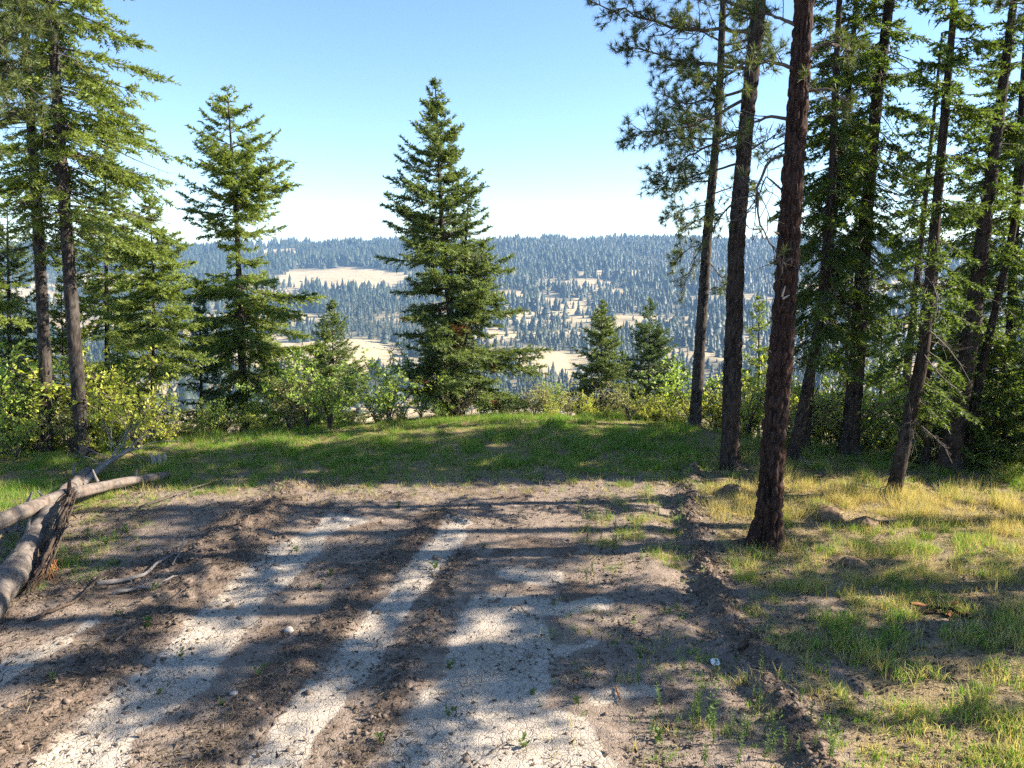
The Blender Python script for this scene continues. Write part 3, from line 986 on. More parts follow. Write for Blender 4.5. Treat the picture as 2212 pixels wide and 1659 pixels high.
simple_fir('fir_tree', 'sunlit young fir in the gap between the two left trunks', 132, 600, 985, 27.5, 85, 91, 'fir_y', 18, .07, .4, leaf=(.125, .036), hang=.15)
simple_fir('fir_tree', 'low bushy fir just right of the bending left trunk', 252, 690, 985, 25.5, 85, 92, 'fir_y', 18, .06, .3, leaf=(.12, .036), hang=.15)

# --- pine bough hanging in at the upper left belongs to a pine that stands just outside the view
rng = np.random.default_rng(57)
pp, base = upath([(-210, 1010), (-230, 300), (-240, -200)], 16.0, .24, .10, 19.0, 120)
limbs = []
for (u0, v0, u1, v1, dy) in [(-225, 260, 60, 120, .5), (-225, 300, 110, 205, 0), (-230, 200, 40, 60, -.4), (-230, 120, 120, 30, .6), (-228, 330, -10, 190, -.6), (-235, 60, 90, -60, .2), (-235, 0, 20, -120, -.6)]:
    a, b = A(u0, v0, 16.0), A(u1, v1, 16.0 + dy)
    m_ = (a + b) / 2 + np.array([0, dy * .3, -.35])
    limbs.append((np.array([a, m_, b]), .035, .95))
for k in range(16):
    z = rng.uniform(9, 18.5); az = rng.random() * 6.28; L_ = rng.uniform(1.2, 2.6) * (1.3 - z / 22)
    a = np.array([np.interp(z, pp[:, 2], pp[:, 0]), 16.0, z])
    limbs.append((np.array([a, a + [L_ * .5 * math.cos(az), L_ * .5 * math.sin(az), -.05], a + [L_ * math.cos(az), L_ * math.sin(az), .3]]), .03, .9))
w, f = pine_limbs(rng, pp, limbs, 40, .19, .012, 9)
put_tree('pine_tree', 'long needled pine bough tufts hanging in at the upper left corner', 'tree', None, base, [trunk_mesh(pp, 20, (.07, .25), .15, .4, 9)], M['bark_p'], w, f, M['pine'])


# --- the pines on the right
def pine(label, pts, Y, r0, ztop, seed, limbs_px, crown, bark='bark_p', m=30, flare=.6, n=220, leafmat='pine', rtop=.08, depth=.16, extra=22, dense=12):
    rng = np.random.default_rng(seed)
    p, base = upath(pts, Y, r0, rtop, ztop, n)
    limbs = []
    for pts_, dy, r, leafy in limbs_px:
        k_ = len(pts_)
        limbs.append((np.array([A(u, v, Y + dy * i / max(1, k_ - 1)) for i, (u, v) in enumerate(pts_)]), r, leafy))
    for k in range(extra):
        z = rng.uniform(crown[0], ztop - .3); t = (z - crown[0]) / (ztop - crown[0])
        az = rng.random() * 6.28; L_ = crown[1] * rng.uniform(.6, 1.1) * (1.0 - .75 * t)
        a = np.array([np.interp(z, p[:, 2], p[:, 0]), np.interp(z, p[:, 2], p[:, 1]), z])
        h = np.array([math.cos(az), math.sin(az), 0]) * L_
        limbs.append((np.array([a, a + h * .5 + [0, 0, .02 * L_], a + h + [0, 0, .2 * L_]]), .022 + .012 * L_, .9))
    w, f = pine_limbs(rng, p, limbs, 34, .185, .012, dense)
    return put_tree('pine_tree', label, 'tree', None, base, [trunk_mesh(p, m, (.075, .26), depth, flare, seed)], M[bark], w, f, M[leafmat])


pine('slim pine nearest the middle on the right, its crown hanging over open sky', [(1500, 935), (1512, 740), (1530, 480), (1552, 250), (1560, 60)], 22.6, .20, 14.5, 61,
     [([(1551, 260), (1480, 240), (1420, 190)], .6, .03, .9), ([(1547, 300), (1460, 300), (1400, 270)], -.5, .03, .9), ([(1540, 390), (1490, 395), (1450, 420)], .4, .025, .9),
      ([(1538, 420), (1590, 400), (1640, 420)], .4, .025, .8), ([(1533, 460), (1500, 480), (1470, 500)], -.5, .022, .7), ([(1530, 500), (1500, 560), (1470, 640)], .3, .018, .15),
      ([(1545, 330), (1600, 310), (1650, 330)], -.4, .03, .8), ([(1555, 180), (1500, 150), (1440, 140)], .5, .03, .9), ([(1556, 120), (1620, 100), (1660, 60)], .3, .03, .9),
      ([(1527, 560), (1560, 600), (1580, 650)], .2, .018, .2), ([(1536, 440), (1490, 450), (1440, 470)], -.3, .022, .8), ([(1552, 220), (1510, 260), (1470, 330)], -.6, .025, .9),
      ([(1558, 90), (1500, 60), (1450, 30)], .5, .03, .9), ([(1530, 520), (1480, 540), (1455, 570)], .4, .018, .6)],
     (zat(1556, 140, 22.6), 1.7), 'bark_f', 22, .45, 190, extra=9, dense=16)
dpine = pine('dark straight pine trunk, second from the middle on the right', [(1577, 1012), (1582, 800), (1592, 500), (1614, 250), (1640, 0)], 18.6, .265, 21.0, 62,
     [([(1618, 210), (1500, 270), (1350, 300)], -.6, .045, .9), ([(1612, 280), (1500, 330), (1420, 385)], .5, .04, .95), ([(1634, 70), (1450, 60), (1290, 10)], -.5, .05, .9),
      ([(1625, 150), (1470, 130), (1340, 100)], .7, .045, .9), ([(1600, 420), (1555, 470), (1520, 520)], -.2, .03, .6), ([(1622, 190), (1540, 215), (1440, 230)], .6, .04, .9), ([(1606, 350), (1500, 380), (1410, 400)], -.4, .035, .8),
      ([(1610, 330), (1660, 300), (1690, 280)], .4, .03, .3), ([(1638, 30), (1520, -20), (1400, -40)], .5, .045, .9), ([(1628, 120), (1560, 170), (1500, 180)], -.8, .04, .95)],
     (zat(1640, -30, 18.6), 2.4), 'bark_d', 30, .30, 240, extra=20)
npine = pine('reddish plated pine trunk, the nearest tree, standing right of the dirt tracks', [(1656, 1178), (1668, 1000), (1695, 660), (1716, 330), (1738, 0)], 13.35, .255, 20.0, 63,
     [([(1710, 330), (1662, 345), (1635, 400), (1640, 480), (1690, 585)], -.3, .028, .06), ([(1716, 260), (1660, 250), (1600, 280), (1560, 300)], .5, .035, .35), ([(1722, 150), (1660, 130), (1600, 160)], -.4, .035, .6),
      ([(1712, 300), (1655, 330), (1630, 300)], .3, .02, .05), ([(1735, 60), (1660, 30), (1600, 40)], .5, .035, .7), ([(1730, 120), (1790, 90), (1850, 110)], .5, .035, .7),
      ([(1725, 200), (1790, 190), (1840, 230)], -.3, .03, .5), ([(1700, 420), (1655, 380), (1635, 430), (1625, 520)], .2, .02, .04)],
     (zat(1738, -20, 13.35), 2.2), 'bark_p', 60, .90, 400, depth=.24, extra=20)

# pale snapped stubs on its bole
nb_ = np.array(npine.location)
for (u, v, du, dv) in [(1692, 645, 14, -8), (1690, 640, 6, -22), (1748, 715, 9, -5), (1726, 420, 10, -6), (1664, 760, -9, -4), (1681, 505, -10, -5)]:
    a_ = A(u, v, 13.35 - .22); e_ = A(u + du, v + dv, 13.35 - .36)
    v_, q_ = tubes(np.stack([a_, (a_ + e_) / 2, e_])[None] - nb_, np.array([[.022, .015, .006]]), 6)
    mk('branch_stub', v_, q_, M['stone' if dv in (-8, -22) else 'twig'], npine)


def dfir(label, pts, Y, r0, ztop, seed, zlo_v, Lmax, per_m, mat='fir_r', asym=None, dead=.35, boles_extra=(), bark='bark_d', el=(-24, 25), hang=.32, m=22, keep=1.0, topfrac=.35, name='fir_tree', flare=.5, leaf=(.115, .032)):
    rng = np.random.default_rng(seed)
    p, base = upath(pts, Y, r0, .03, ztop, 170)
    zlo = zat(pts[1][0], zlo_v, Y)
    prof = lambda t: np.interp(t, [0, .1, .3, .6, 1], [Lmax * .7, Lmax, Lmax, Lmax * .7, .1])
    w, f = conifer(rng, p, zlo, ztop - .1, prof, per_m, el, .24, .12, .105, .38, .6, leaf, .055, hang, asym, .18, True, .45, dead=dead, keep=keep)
    bl = [trunk_mesh(p, m, (.06, .22), .14, flare, seed)]
    for pts2, r2, zt2 in boles_extra:
        q_, _ = upath(pts2, Y + .25, r2, .03, zt2, 140)
        bl.append(trunk_mesh(q_, 16, (.06, .22), .14, .4, seed + 1))
    return put_tree(name, label, 'tree', None, base, bl, M[bark], w, f, M[mat])


tfir = dfir('thin leaning fir trunk just right of the reddish pine', [(1708, 1005), (1735, 880), (1772, 700), (1797, 400), (1806, 150)], 18.9, .165, 16.0, 71, 800, 1.45, 16, dead=.4)
dfir('thin upright fir behind the leaning trunk right of the reddish pine', [(1736, 990), (1752, 800), (1790, 550), (1828, 250), (1845, 60)], 20.2, .14, 16.5, 72, 760, 1.5, 16, dead=.4)
dfir('stout dark fir trunk with flared foot in the middle of the right hand trees', [(1832, 985), (1850, 800), (1868, 500), (1895, 200), (1922, 0)], 19.8, .25, 20.0, 73, 760, 1.85, 16, dead=.4, bark='bark_d', flare=.8)
rfir = dfir('leaning fir with heavy hanging dark boughs, rightmost of the clear trunks', [(1928, 1070), (1955, 950), (1992, 780), (2012, 580), (2036, 300), (2062, 0)], 16.4, .17, 14.5, 74, 905, 1.55, 16, dead=.35,
            asym=lambda az, t: (1 + .15 * np.cos(az + 3.1)) * (1 - .65 * np.clip(np.sin(az), 0, 1)))
dfir('multi stemmed big fir with wide flared foot near the right edge', [(2045, 1022), (2068, 900), (2098, 720), (2125, 500), (2165, 200)], 18.3, .27, 14.5, 75, 980, 1.75, 16, dead=.3,
     boles_extra=[([(2000, 1030), (1998, 850), (2010, 700), (2030, 400)], .12, 14.0), ([(2080, 1035), (2120, 800), (2180, 540), (2205, 400)], .13, 13.0)], flare=.9, asym=lambda az, t: (1 + .2 * np.cos(az)) * (1 - .85 * np.clip(-np.sin(az), 0, 1)))
dfir('fir at the right edge of the view behind the multi stemmed fir', [(2190, 1010), (2180, 800), (2196, 400), (2215, 100)], 21.5, .17, 17.0, 76, 960, 2.0, 13, dead=.3)
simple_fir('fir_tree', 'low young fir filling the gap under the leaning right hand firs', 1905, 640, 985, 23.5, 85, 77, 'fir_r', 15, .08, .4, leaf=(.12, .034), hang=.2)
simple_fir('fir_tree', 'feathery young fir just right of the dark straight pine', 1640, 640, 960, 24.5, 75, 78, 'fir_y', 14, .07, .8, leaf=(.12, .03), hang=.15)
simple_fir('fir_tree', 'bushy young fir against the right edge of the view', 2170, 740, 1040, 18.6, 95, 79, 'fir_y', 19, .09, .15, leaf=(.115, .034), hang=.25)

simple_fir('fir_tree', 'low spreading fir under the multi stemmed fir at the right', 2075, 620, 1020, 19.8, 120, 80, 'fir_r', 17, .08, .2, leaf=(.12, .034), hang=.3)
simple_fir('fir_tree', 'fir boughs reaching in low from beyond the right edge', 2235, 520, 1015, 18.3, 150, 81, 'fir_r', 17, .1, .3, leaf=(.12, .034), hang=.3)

for (u, Y, rz, sc, lab) in [(1815, 37.0, .5, 1.15, 'slender fir far down the slope behind the leaning trunk'),
                            (1985, 34.0, 3.3, 1.55, 'fir farther down the slope behind the leaning right hand fir'), (2090, 31.5, 4.6, 1.40, 'fir farther down the slope behind the multi stemmed fir'),
                            (2190, 36.0, 5.5, 1.70, 'farthest fir down the slope at the right edge')]:
    x_ = A(u, 800, Y)[0]
    copy_tree(rfir, (x_, Y, float(H(np.array(x_), np.array(Y)))), rz, sc, lab)

# --- trees standing outside the view on the right: their shade falls across the clearing
SHADE = [(rfir, 15.5, 10.6, 0.4, 1.15), (tfir, 18.0, 11.7, 1.7, 1.0), (rfir, 12.6, 8.4, 3.0, .42), (tfir, 21.0, 11.0, 4.4, 1.05), (dpine, 11.2, 11.75, 5.2, .9), (dpine, 12.4, 10.3, 2.0, .8),
         (dpine, 19.5, 15.4, .9, 1.0), (rfir, 17.5, 20.2, 2.2, 1.2), (rfir, 18.6, 21.5, 3.6, 1.2), (rfir, 24.0, 21.2, 5.0, 1.25), (rfir, 21.5, 22.6, 1.1, 1.2), (tfir, 27.5, 22.0, 4.0, 1.1)]
for i, (src, x, y, rz, sc) in enumerate(SHADE):
    kind_ = 'pine' if src is dpine else 'fir'
    nr_ = sorted(s_[2] for s_ in SHADE if (s_[0] is dpine) == (src is dpine)).index(y)
    copy_tree(src, (x, y, float(H(np.array(x), np.array(y)))), rz, sc, kind_ + ' outside the right edge shading the clearing, %s nearest of its kind' % ['the', 'second', 'third', 'fourth', 'fifth', 'sixth', 'seventh', 'eighth', 'ninth', 'tenth', 'eleventh', 'twelfth'][nr_], 'shade trees beyond the right edge')

# ------------------------------------------------------------------ far woods
def far_conifer_template(tiers, m, rng, w=.16, pw=.85):
    V = []; F = []
    for k in range(tiers):
        z0 = .06 + .90 * k / tiers; z1 = min(1.0, z0 + 1.55 / tiers)
        r = w * (1 - z0) ** pw * (1 + .15 * rng.normal())
        o = len(V)
        a0 = rng.random() * 6.28
        for j in range(m):
            a = a0 + j / m * 6.283
            rj = r * rng.uniform(.6, 1.15)
            V.append((rj * math.cos(a), rj * math.sin(a), z0 + rng.uniform(-.02, .02)))
        V.append((rng.normal(0, .015), rng.normal(0, .015), z1))
        F += [(o + j, o + (j + 1) % m, o + m) for j in range(m)]
    return np.array(V), np.array(F)


rng = np.random.default_rng(101)
n = 78000
yy = rng.uniform(260 ** 1.45, 2950 ** 1.45, n) ** (1 / 1.45); xx = rng.uniform(-.85, .85, n) * yy
zz = H(xx, yy)
dn = wood_density(xx, yy, zz)
dens_world = .95
kk = rng.random(n) < dn * dens_world
xx, yy, zz = xx[kk], yy[kk], zz[kk]
hh = (6 + 22 * rng.random(len(xx)) ** 1.2) * np.clip(1 + .9 * fbm(xx / 140, yy / 140, 3, 121), .5, 1.5) * np.interp(yy, [260, 900, 2950], [.85, 1.0, 1.15])
u_, v_ = proj(np.stack([xx, yy, zz], 1))
lone = np.where((u_ > 20) & (u_ < 2190) & (v_ > 640) & (v_ < 850) & (yy > 500))[0]
size = hh[lone] / yy[lone]
lone = lone[np.argsort(-size)[:260]]
is_lone = np.zeros(len(xx), bool); is_lone[lone] = True
tmpl = [far_conifer_template(4, 4, rng, .19, .9), far_conifer_template(3, 5, rng, .26, .7), far_conifer_template(3, 5, rng, .36, .45)] + [far_conifer_template(2, 4, rng, w_, p_) for w_, p_ in ((.21, .85), (.28, .7), (.38, .5))]
bag = Bag()
idx = np.where(~is_lone)[0]
which = rng.integers(0, 3, len(idx)) + np.where(yy[idx] > 1500, 3, 0)
for t_ in range(6):
    V0, F0 = tmpl[t_]
    sel = idx[which == t_]
    a = rng.random(len(sel)) * 6.28
    c_, s_ = np.cos(a)[:, None], np.sin(a)[:, None]
    wdt = rng.uniform(.8, 1.25, len(sel))[:, None]
    V = np.stack([(V0[None, :, 0] * c_ - V0[None, :, 1] * s_) * hh[sel][:, None] * wdt + xx[sel][:, None],
                  (V0[None, :, 0] * s_ + V0[None, :, 1] * c_) * hh[sel][:, None] * wdt + yy[sel][:, None],
                  V0[None, :, 2] * hh[sel][:, None] + zz[sel][:, None] - .3], -1)
    F = (np.arange(len(sel))[:, None, None] * len(V0) + F0[None]).reshape(-1, 3)
    bag.add(V.reshape(-1, 3), F, np.repeat(rng.random(len(sel)), len(V0)))
forest = bag.build('forest', M['far'])
tag(forest, 'blue hazed conifer forest covering the hills across the valley', 'forest', kind='stuff')
print('far trees', len(xx), 'tris', sum(len(f) for f in bag.F3))
# the largest of the far trees, one by one
for t_ in range(6):
    V0, F0 = far_conifer_template(6, 6, rng, .16)
    o0 = mk('distant_conifer', V0, F0, M['far'], None, False, {'tint': np.full(len(V0), rng.random())})
    mine = lone[t_::6]
    for j, i in enumerate(mine):
        o = o0 if j == 0 else o0.copy()
        if j: COL.objects.link(o)
        o.location = (xx[i], yy[i], zz[i] - .3); o.scale = (hh[i], hh[i], hh[i]); o.rotation_euler = (0, 0, rng.random() * 6.28)
        tag(o, 'small distant conifer on the open slopes across the valley', 'tree', 'distant conifers across the valley')

# low round brush in the far fields
nb = 9000
yy = np.sqrt(rng.uniform(600 ** 2, 2300 ** 2, nb)); xx = rng.uniform(-.9, .9, nb) * yy; zz = H(xx, yy)
u_, v_ = proj(np.stack([xx, yy, zz], 1))
kk = (rng.random(nb) < np.clip(.25 + 1.2 * fbm(xx / 80, yy / 80, 3, 131), .02, 1)) & (v_ > 600)
xx, yy, zz = xx[kk], yy[kk], zz[kk]
ico = []
for i in range(3):
    k = 14
    d = norm(rng.normal(0, 1, (k, 3))); d[:, 2] = np.abs(d[:, 2])
    ico.append(d)
B = Bag()
for x, y, z in zip(xx, yy, zz):
    r = 1.0 + 3.0 * rng.random() ** 2
    th_ = np.arange(7) / 7 * 6.283
    ring0 = np.stack([np.cos(th_), np.sin(th_), np.full(7, -.1)], 1) * rng.uniform(.8, 1.15, (7, 1))
    ring1 = np.stack([np.cos(th_ + .4) * .8, np.sin(th_ + .4) * .8, np.full(7, .6)], 1) * rng.uniform(.75, 1.15, (7, 1))
    V = np.concatenate([ring0, ring1, [[0, 0, 1.0]]]) * r * np.array([1.2, 1.2, .8]) + [x, y, z]
    F = [(j, (j + 1) % 7, 7 + j) for j in range(7)] + [((j + 1) % 7, 7 + (j + 1) % 7, 7 + j) for j in range(7)] + [(7 + j, 7 + (j + 1) % 7, 14) for j in range(7)]
    B.add(V, np.array(F), rng.random())
tag(B.build('brush', M['farb']), 'low dark brush dotted over the far tan fields', 'brush', kind='stuff')

# ------------------------------------------------------------------ shrubs along the crest
def shrub_mesh(seed, nleaf, leaf=(.052, .030), stems=9, h=1.0, spread=.55, wisp=0.0):
    rng = np.random.default_rng(seed)
    wood, fol = Bag(), Bag()
    az = rng.random(stems) * 6.28
    sp = spread * rng.uniform(.35, 1.15, stems)
    hh_ = h * rng.uniform(.6, 1.05, stems)
    s = np.linspace(0, 1, 6)[None]
    P = np.stack([(np.cos(az) * sp)[:, None] * s ** 1.4, (np.sin(az) * sp)[:, None] * s ** 1.4, hh_[:, None] * s ** .85], -1)
    P = P + rng.normal(0, .025, P.shape) * s[..., None]
    v, q = tubes(P, np.tile(.012 * (1.1 - .8 * s), (stems, 1)), 4); wood.add(v, q)
    nt = 9
    bi = np.repeat(np.arange(stems), nt)
    p0, tg = along(P[bi], rng.uniform(.25, 1, stems * nt))
    d = norm(tg * .5 + rng.normal(0, .6, (stems * nt, 3)) + np.array([0, 0, .1]))
    L_ = rng.uniform(.12, .36, stems * nt) * h
    e = p0 + d * L_[:, None]
    PP = np.stack([p0, (p0 + e) / 2 + rng.normal(0, .015, p0.shape), e], 1)
    v, q = tubes(PP, np.tile(np.array([[.006, .004, .002]]), (len(PP), 1)), 3); wood.add(v, q)
    ti = rng.integers(0, len(PP), nleaf)
    p, tg = along(PP[ti], rng.random(nleaf) ** .7)
    p = p + rng.normal(0, .02, p.shape)
    ld = norm(tg * .4 + rng.normal(0, .7, (nleaf, 3)))
    ls = norm(np.cross(ld, np.array([0, 0, 1.0]) + rng.normal(0, .5, (nleaf, 3))))
    v, f, c = kites(p, ld, ls, leaf[0] * rng.uniform(.6, 1.3, nleaf), leaf[1] * rng.uniform(.6, 1.3, nleaf))
    tb = rng.random(len(PP))
    fol.add(v, f, np.repeat(np.clip(.45 * tb[ti] + .58 * rng.random(nleaf), 0, 1), c))
    return wood, fol


def shrub_proto(seed, mat, **kw):
    w, f = shrub_mesh(seed, **kw)
    root = empty('shrub', (0, 0, -500), 'x', 'shrub')
    w.build('stems', M['twig'], root)['kind'] = 'stuff'; f.build('leaves', M[mat], root)['kind'] = 'stuff'
    return root


PROTO = {
    'y1': shrub_proto(201, 'sh_y', nleaf=1500), 'y2': shrub_proto(202, 'sh_y', nleaf=1200, spread=.7, h=.9), 'g1': shrub_proto(203, 'sh_g', nleaf=1600),
    'g2': shrub_proto(204, 'sh_g', nleaf=1400, spread=.75, h=.9), 'p1': shrub_proto(205, 'sh_p', nleaf=1000, leaf=(.05, .026)), 'p2': shrub_proto(206, 'sh_p', nleaf=800, spread=.7, stems=14, leaf=(.045, .022)),
}
rng = np.random.default_rng(301)
SPAN = [  # frame span, rows (distance past the crest), height range, kinds, label
    (-60, 330, (.2, 1.2, 2.6, 4.2), (1.1, 2.5), ('y1', 'y2', 'g1', 'p1', 'g2'), 'behind the two left trunks'),
    (335, 640, (.5, 1.6, 3.2), (.6, 1.2), ('y2', 'p2', 'g1', 'p1', 'g2'), 'below the open crowned fir'),
    (640, 850, (.6, 1.8, 3.2, 4.8), (.9, 2.0), ('g1', 'g2', 'y1', 'p1', 'g1'), 'just left of the middle fir'),
    (850, 1180, (.9, 2.2), (.5, 1.1), ('p1', 'p2', 'y2', 'g2', 'g1'), 'at the foot of the middle fir'),
    (1180, 1480, (.5, 1.4, 2.8), (.55, 1.15), ('y1', 'y2', 'p1', 'y1', 'p2'), 'before the two young firs'),
    (1480, 1700, (.8, 2.0, 3.4), (1.0, 2.2), ('y1', 'g2', 'y2', 'g1', 'p1'), 'behind the slim right hand pines'),
    (1700, 1990, (.6, 1.6, 2.8, 4.2), (1.0, 2.0), ('y1', 'g1', 'y2', 'g2', 'p1'), 'behind the right hand firs'),
    (1990, 2260, (1.4, 2.6, 4.0), (.7, 1.3), ('g2', 'p1', 'g2', 'p1', 'g1'), 'under the rightmost firs'),
]
used = set()
ROWN = ['front row', 'second row', 'third row', 'back row']
ORD = ['first', 'second', 'third', 'fourth', 'fifth', 'sixth', 'seventh', 'eighth', 'ninth', 'tenth', 'eleventh', 'twelfth', 'thirteenth', 'fourteenth', 'fifteenth']
COLW = {'y': 'yellow', 'g': 'green', 'p': 'pale'}
for (u0, u1, rows, hr, kinds, label) in SPAN:
    for ri, r_ in enumerate(rows):
        ni = 0
        u = u0 + rng.uniform(0, 30)
        while u < u1:
            x = A(u, 930, 22)[0]
            yc_ = float(crest(np.array(x)))
            y = yc_ + r_ + rng.normal(0, .25)
            x = x * y / 22
            h_ = (hr[0] * .7 + (hr[1] * 1.1 - hr[0] * .7) * rng.random() ** 1.3) * (1 + .10 * max(r_, 0))
            k = kinds[rng.integers(0, len(kinds))]
            z = float(H(np.array(x), np.array(y)))
            pr = PROTO[k]
            full = '%s %s shrub, %s from left, %s' % (ROWN[ri], COLW[k[0]], ORD[ni], label); ni += 1
            grp = 'shrubs ' + label
            sc = (h_ * rng.uniform(.85, 1.2), h_ * rng.uniform(.85, 1.2), h_)
            if k not in used:
                used.add(k); o = pr
                o.location = (x, y, z - .05); o.scale = sc; o.rotation_euler = (0, 0, rng.random() * 6.28)
                o['label'] = full; o['group'] = grp
            else:
                copy_tree(pr, (x, y, z - .05), rng.random() * 6.28, sc, full, grp)
            u += rng.uniform(34, 62) * (2.2 if rng.random() < .22 else 1)

# ------------------------------------------------------------------ grass
def blades(rng, x, y, per, hgt, lean, wbase):
    n = len(x) * per
    i = np.repeat(np.arange(len(x)), per)
    px = x[i] + rng.normal(0, .03, n); py = y[i] + rng.normal(0, .03, n)
    pz = H(px, py) - .01
    az = rng.random(n) * 6.28
    ln = lean * np.abs(rng.normal(0, 1, n)) + .05
    L_ = hgt[i] * rng.uniform(.55, 1.15, n)
    d = np.stack([np.cos(az) * ln, np.sin(az) * ln, np.ones(n)], 1); d = norm(d)
    d2 = norm(d + np.stack([np.cos(az) * ln * 1.3, np.sin(az) * ln * 1.3, np.full(n, -.25)], 1))
    a2 = rng.random(n) * 6.28
    sd = np.stack([np.cos(a2), np.sin(a2), np.zeros(n)], 1)
    w = (wbase * (.7 + .6 * rng.random(n)))[:, None]
    P = np.stack([px, py, pz], 1)
    mid = P + d * (L_ * .55)[:, None]
    tip = mid + d2 * (L_ * .5)[:, None]
    tb = rng.random(len(x))
    tint = np.clip(.5 * tb[i] + .5 * rng.random(n), 0, 1)
    near = P[:, 1] < 10.8
    out = []
    k = near
    V = np.stack([P[k] - sd[k] * w[k] / 2, P[k] + sd[k] * w[k] / 2, mid[k] + sd[k] * w[k] * .36, mid[k] - sd[k] * w[k] * .36, tip[k]], 1)
    m = len(V); b = np.arange(m)[:, None] * 5
    out.append((V.reshape(-1, 3), b + np.array([[0, 1, 2, 3]]), np.repeat(tint[k], 5), b + np.array([[3, 2, 4]])))
    k = ~near
    V = np.stack([P[k] - sd[k] * w[k] / 2, P[k] + sd[k] * w[k] / 2, tip[k]], 1)
    m = len(V); b = np.arange(m)[:, None] * 3
    out.append((V.reshape(-1, 3), b + np.array([[0, 1, 2]]), np.repeat(tint[k], 3), None))
    return out


rng = np.random.default_rng(401)
n = 300000
x = rng.uniform(-14, 17, n); y = rng.uniform(6.4, 25.5, n)
inside = np.abs(x) < .78 * y + 2.0
x, y = x[inside], y[inside]
g, d = cover(x, y)
clump = np.clip(.75 + 1.5 * fbm(x * 3.3, y * 3.3, 3, 141), .03, 1.5)
r = rng.random(len(x))
for kind, mask in (('g', r < g * clump), ('d', (r >= g * clump) & (r < (g + d) * clump))):
    xs, ys = x[mask], y[mask]
    hb = np.clip(1 + .8 * fbm(xs * .8, ys * .8, 3, 151), .45, 1.8)
    if kind == 'g': hb = hb * .20
    else: hb = hb * .25
    bank_ = sstep(-6, -3, ys - crest(xs))
    hb = hb * (1 + bank_ * np.clip(1.5 * fbm(xs * 1.5, ys * 1.5, 3, 157) + .25, -.4, 1.6))
    hb = hb * np.interp(xs - x_row(ys), [-1, 0, 1.5], [.7, .8, 1.0])
    bg = Bag()
    for V, F, t, F2 in blades(rng, xs, ys, 5, hb, .40 if kind == 'g' else .55, .0085 if kind == 'g' else .0075):
        if not len(V): continue
        if F2 is not None:
            o_ = bg.n; bg.add(V, F, t); bg.F3.append(F2 + o_)
        else: bg.add(V, F, t)
    if kind == 'g': tag(bg.build('green_grass', M['g_grn']), 'green grass on the bank and between the right hand trees', 'grass', kind='stuff')
    else: tag(bg.build('dry_grass', M['g_dry']), 'yellow dry grass covering the ground right of the tracks', 'grass', kind='stuff')
    print(kind, len(xs), 'tufts')

# ------------------------------------------------------------------ litter and clods on the bare soil
rng = np.random.default_rng(501)
n = 210000
x = rng.uniform(-12, 14, n); y = 6.4 + 12.1 * rng.random(n) ** 1.3
ok = (np.abs(x) < .75 * y + 1.5)
x, y = x[ok], y[ok]
db_ = np.min([polydist(x, y, p_) / w_ for (p_, a_, w_) in BERM.values()], axis=0)
pb_ = np.clip(.30 + .8 * fbm(x * 1.1, y * 1.1, 3, 161) + .55 * np.exp(-(db_ / 1.5) ** 2), .10, 1)
silt_ = np.max([sstep(w_, w_ * .6, polydist(x, y, p_)) for p_, w_ in SILT], axis=0)
pb_ = pb_ * (.8 - .5 * silt_ * (1 - np.exp(-(db_ / 1.0) ** 2)))
ok = rng.random(len(x)) < pb_
x, y = x[ok], y[ok]
for (fu, fv, fr, fn) in ((1655, 1180, .55, 900), (1577, 1012, .5, 400), (60, 1230, .7, 1200), (140, 1110, .6, 800), (300, 1060, .5, 400), (330, 1240, .6, 700)):
    fp = G(fu, fv)
    x = np.concatenate([x, rng.normal(fp[0], fr, fn)]); y = np.concatenate([y, rng.normal(fp[1], fr * .8, fn)])
n = len(x)
z = H(x, y)
az = rng.random(n) * 6.28
D_ = norm(np.stack([np.cos(az), np.sin(az), rng.normal(.18, .28, n)], 1))
S_ = norm(np.cross(D_, np.array([0, 0, 1.0]) + rng.normal(0, .5, (n, 3))))
stick = rng.random(n) < .35
LL = np.where(stick, rng.uniform(.05, .18, n), .028 + .075 * rng.random(n) ** 2); WW = np.where(stick, .007, LL * rng.uniform(.3, .6, n))
P0 = np.stack([x, y, z + rng.uniform(.002, .012, n)], 1)
v, f, c = kites(P0, D_, S_, LL, WW, True)
bg = Bag(); bg.add(v, f, np.repeat(rng.random(n), c))
tag(bg.build('leaf_litter', M['litter']), 'dark dead leaves and needles strewn over the bare soil', 'litter', kind='stuff')

n = 90000
x = rng.uniform(-12, 14, n); y = rng.uniform(6.4, 19, n)
db_ = np.min([polydist(x, y, p_) / w_ for (p_, a_, w_) in BERM.values()], axis=0)
g_, d_ = cover(x, y)
ok = (np.abs(x) < .75 * y + 1.5) & (rng.random(n) < np.clip(.06 + .5 * np.exp(-(db_ / 1.6) ** 2) * np.clip(.6 + fbm(x * 1.7, y * 1.7, 2, 181), 0, 1) + .6 * (g_ + d_), 0, 1))
x, y = x[ok], y[ok]; n = len(x)
az = rng.random(n) * 6.28
D_ = norm(np.stack([np.cos(az), np.sin(az), rng.normal(.12, .22, n)], 1))
S_ = norm(np.cross(D_, rng.normal(0, 1, (n, 3))))
v, f, c = kites(np.stack([x, y, H(x, y) + rng.uniform(.0, .02, n)], 1), D_, S_, rng.uniform(.07, .24, n), np.full(n, .006))
bg = Bag(); bg.add(v, f, np.repeat(rng.random(n), c))
tag(bg.build('dead_straw', M['straw']), 'dead straw and needles matted on the earth rows and between the grass', 'straw', kind='stuff')


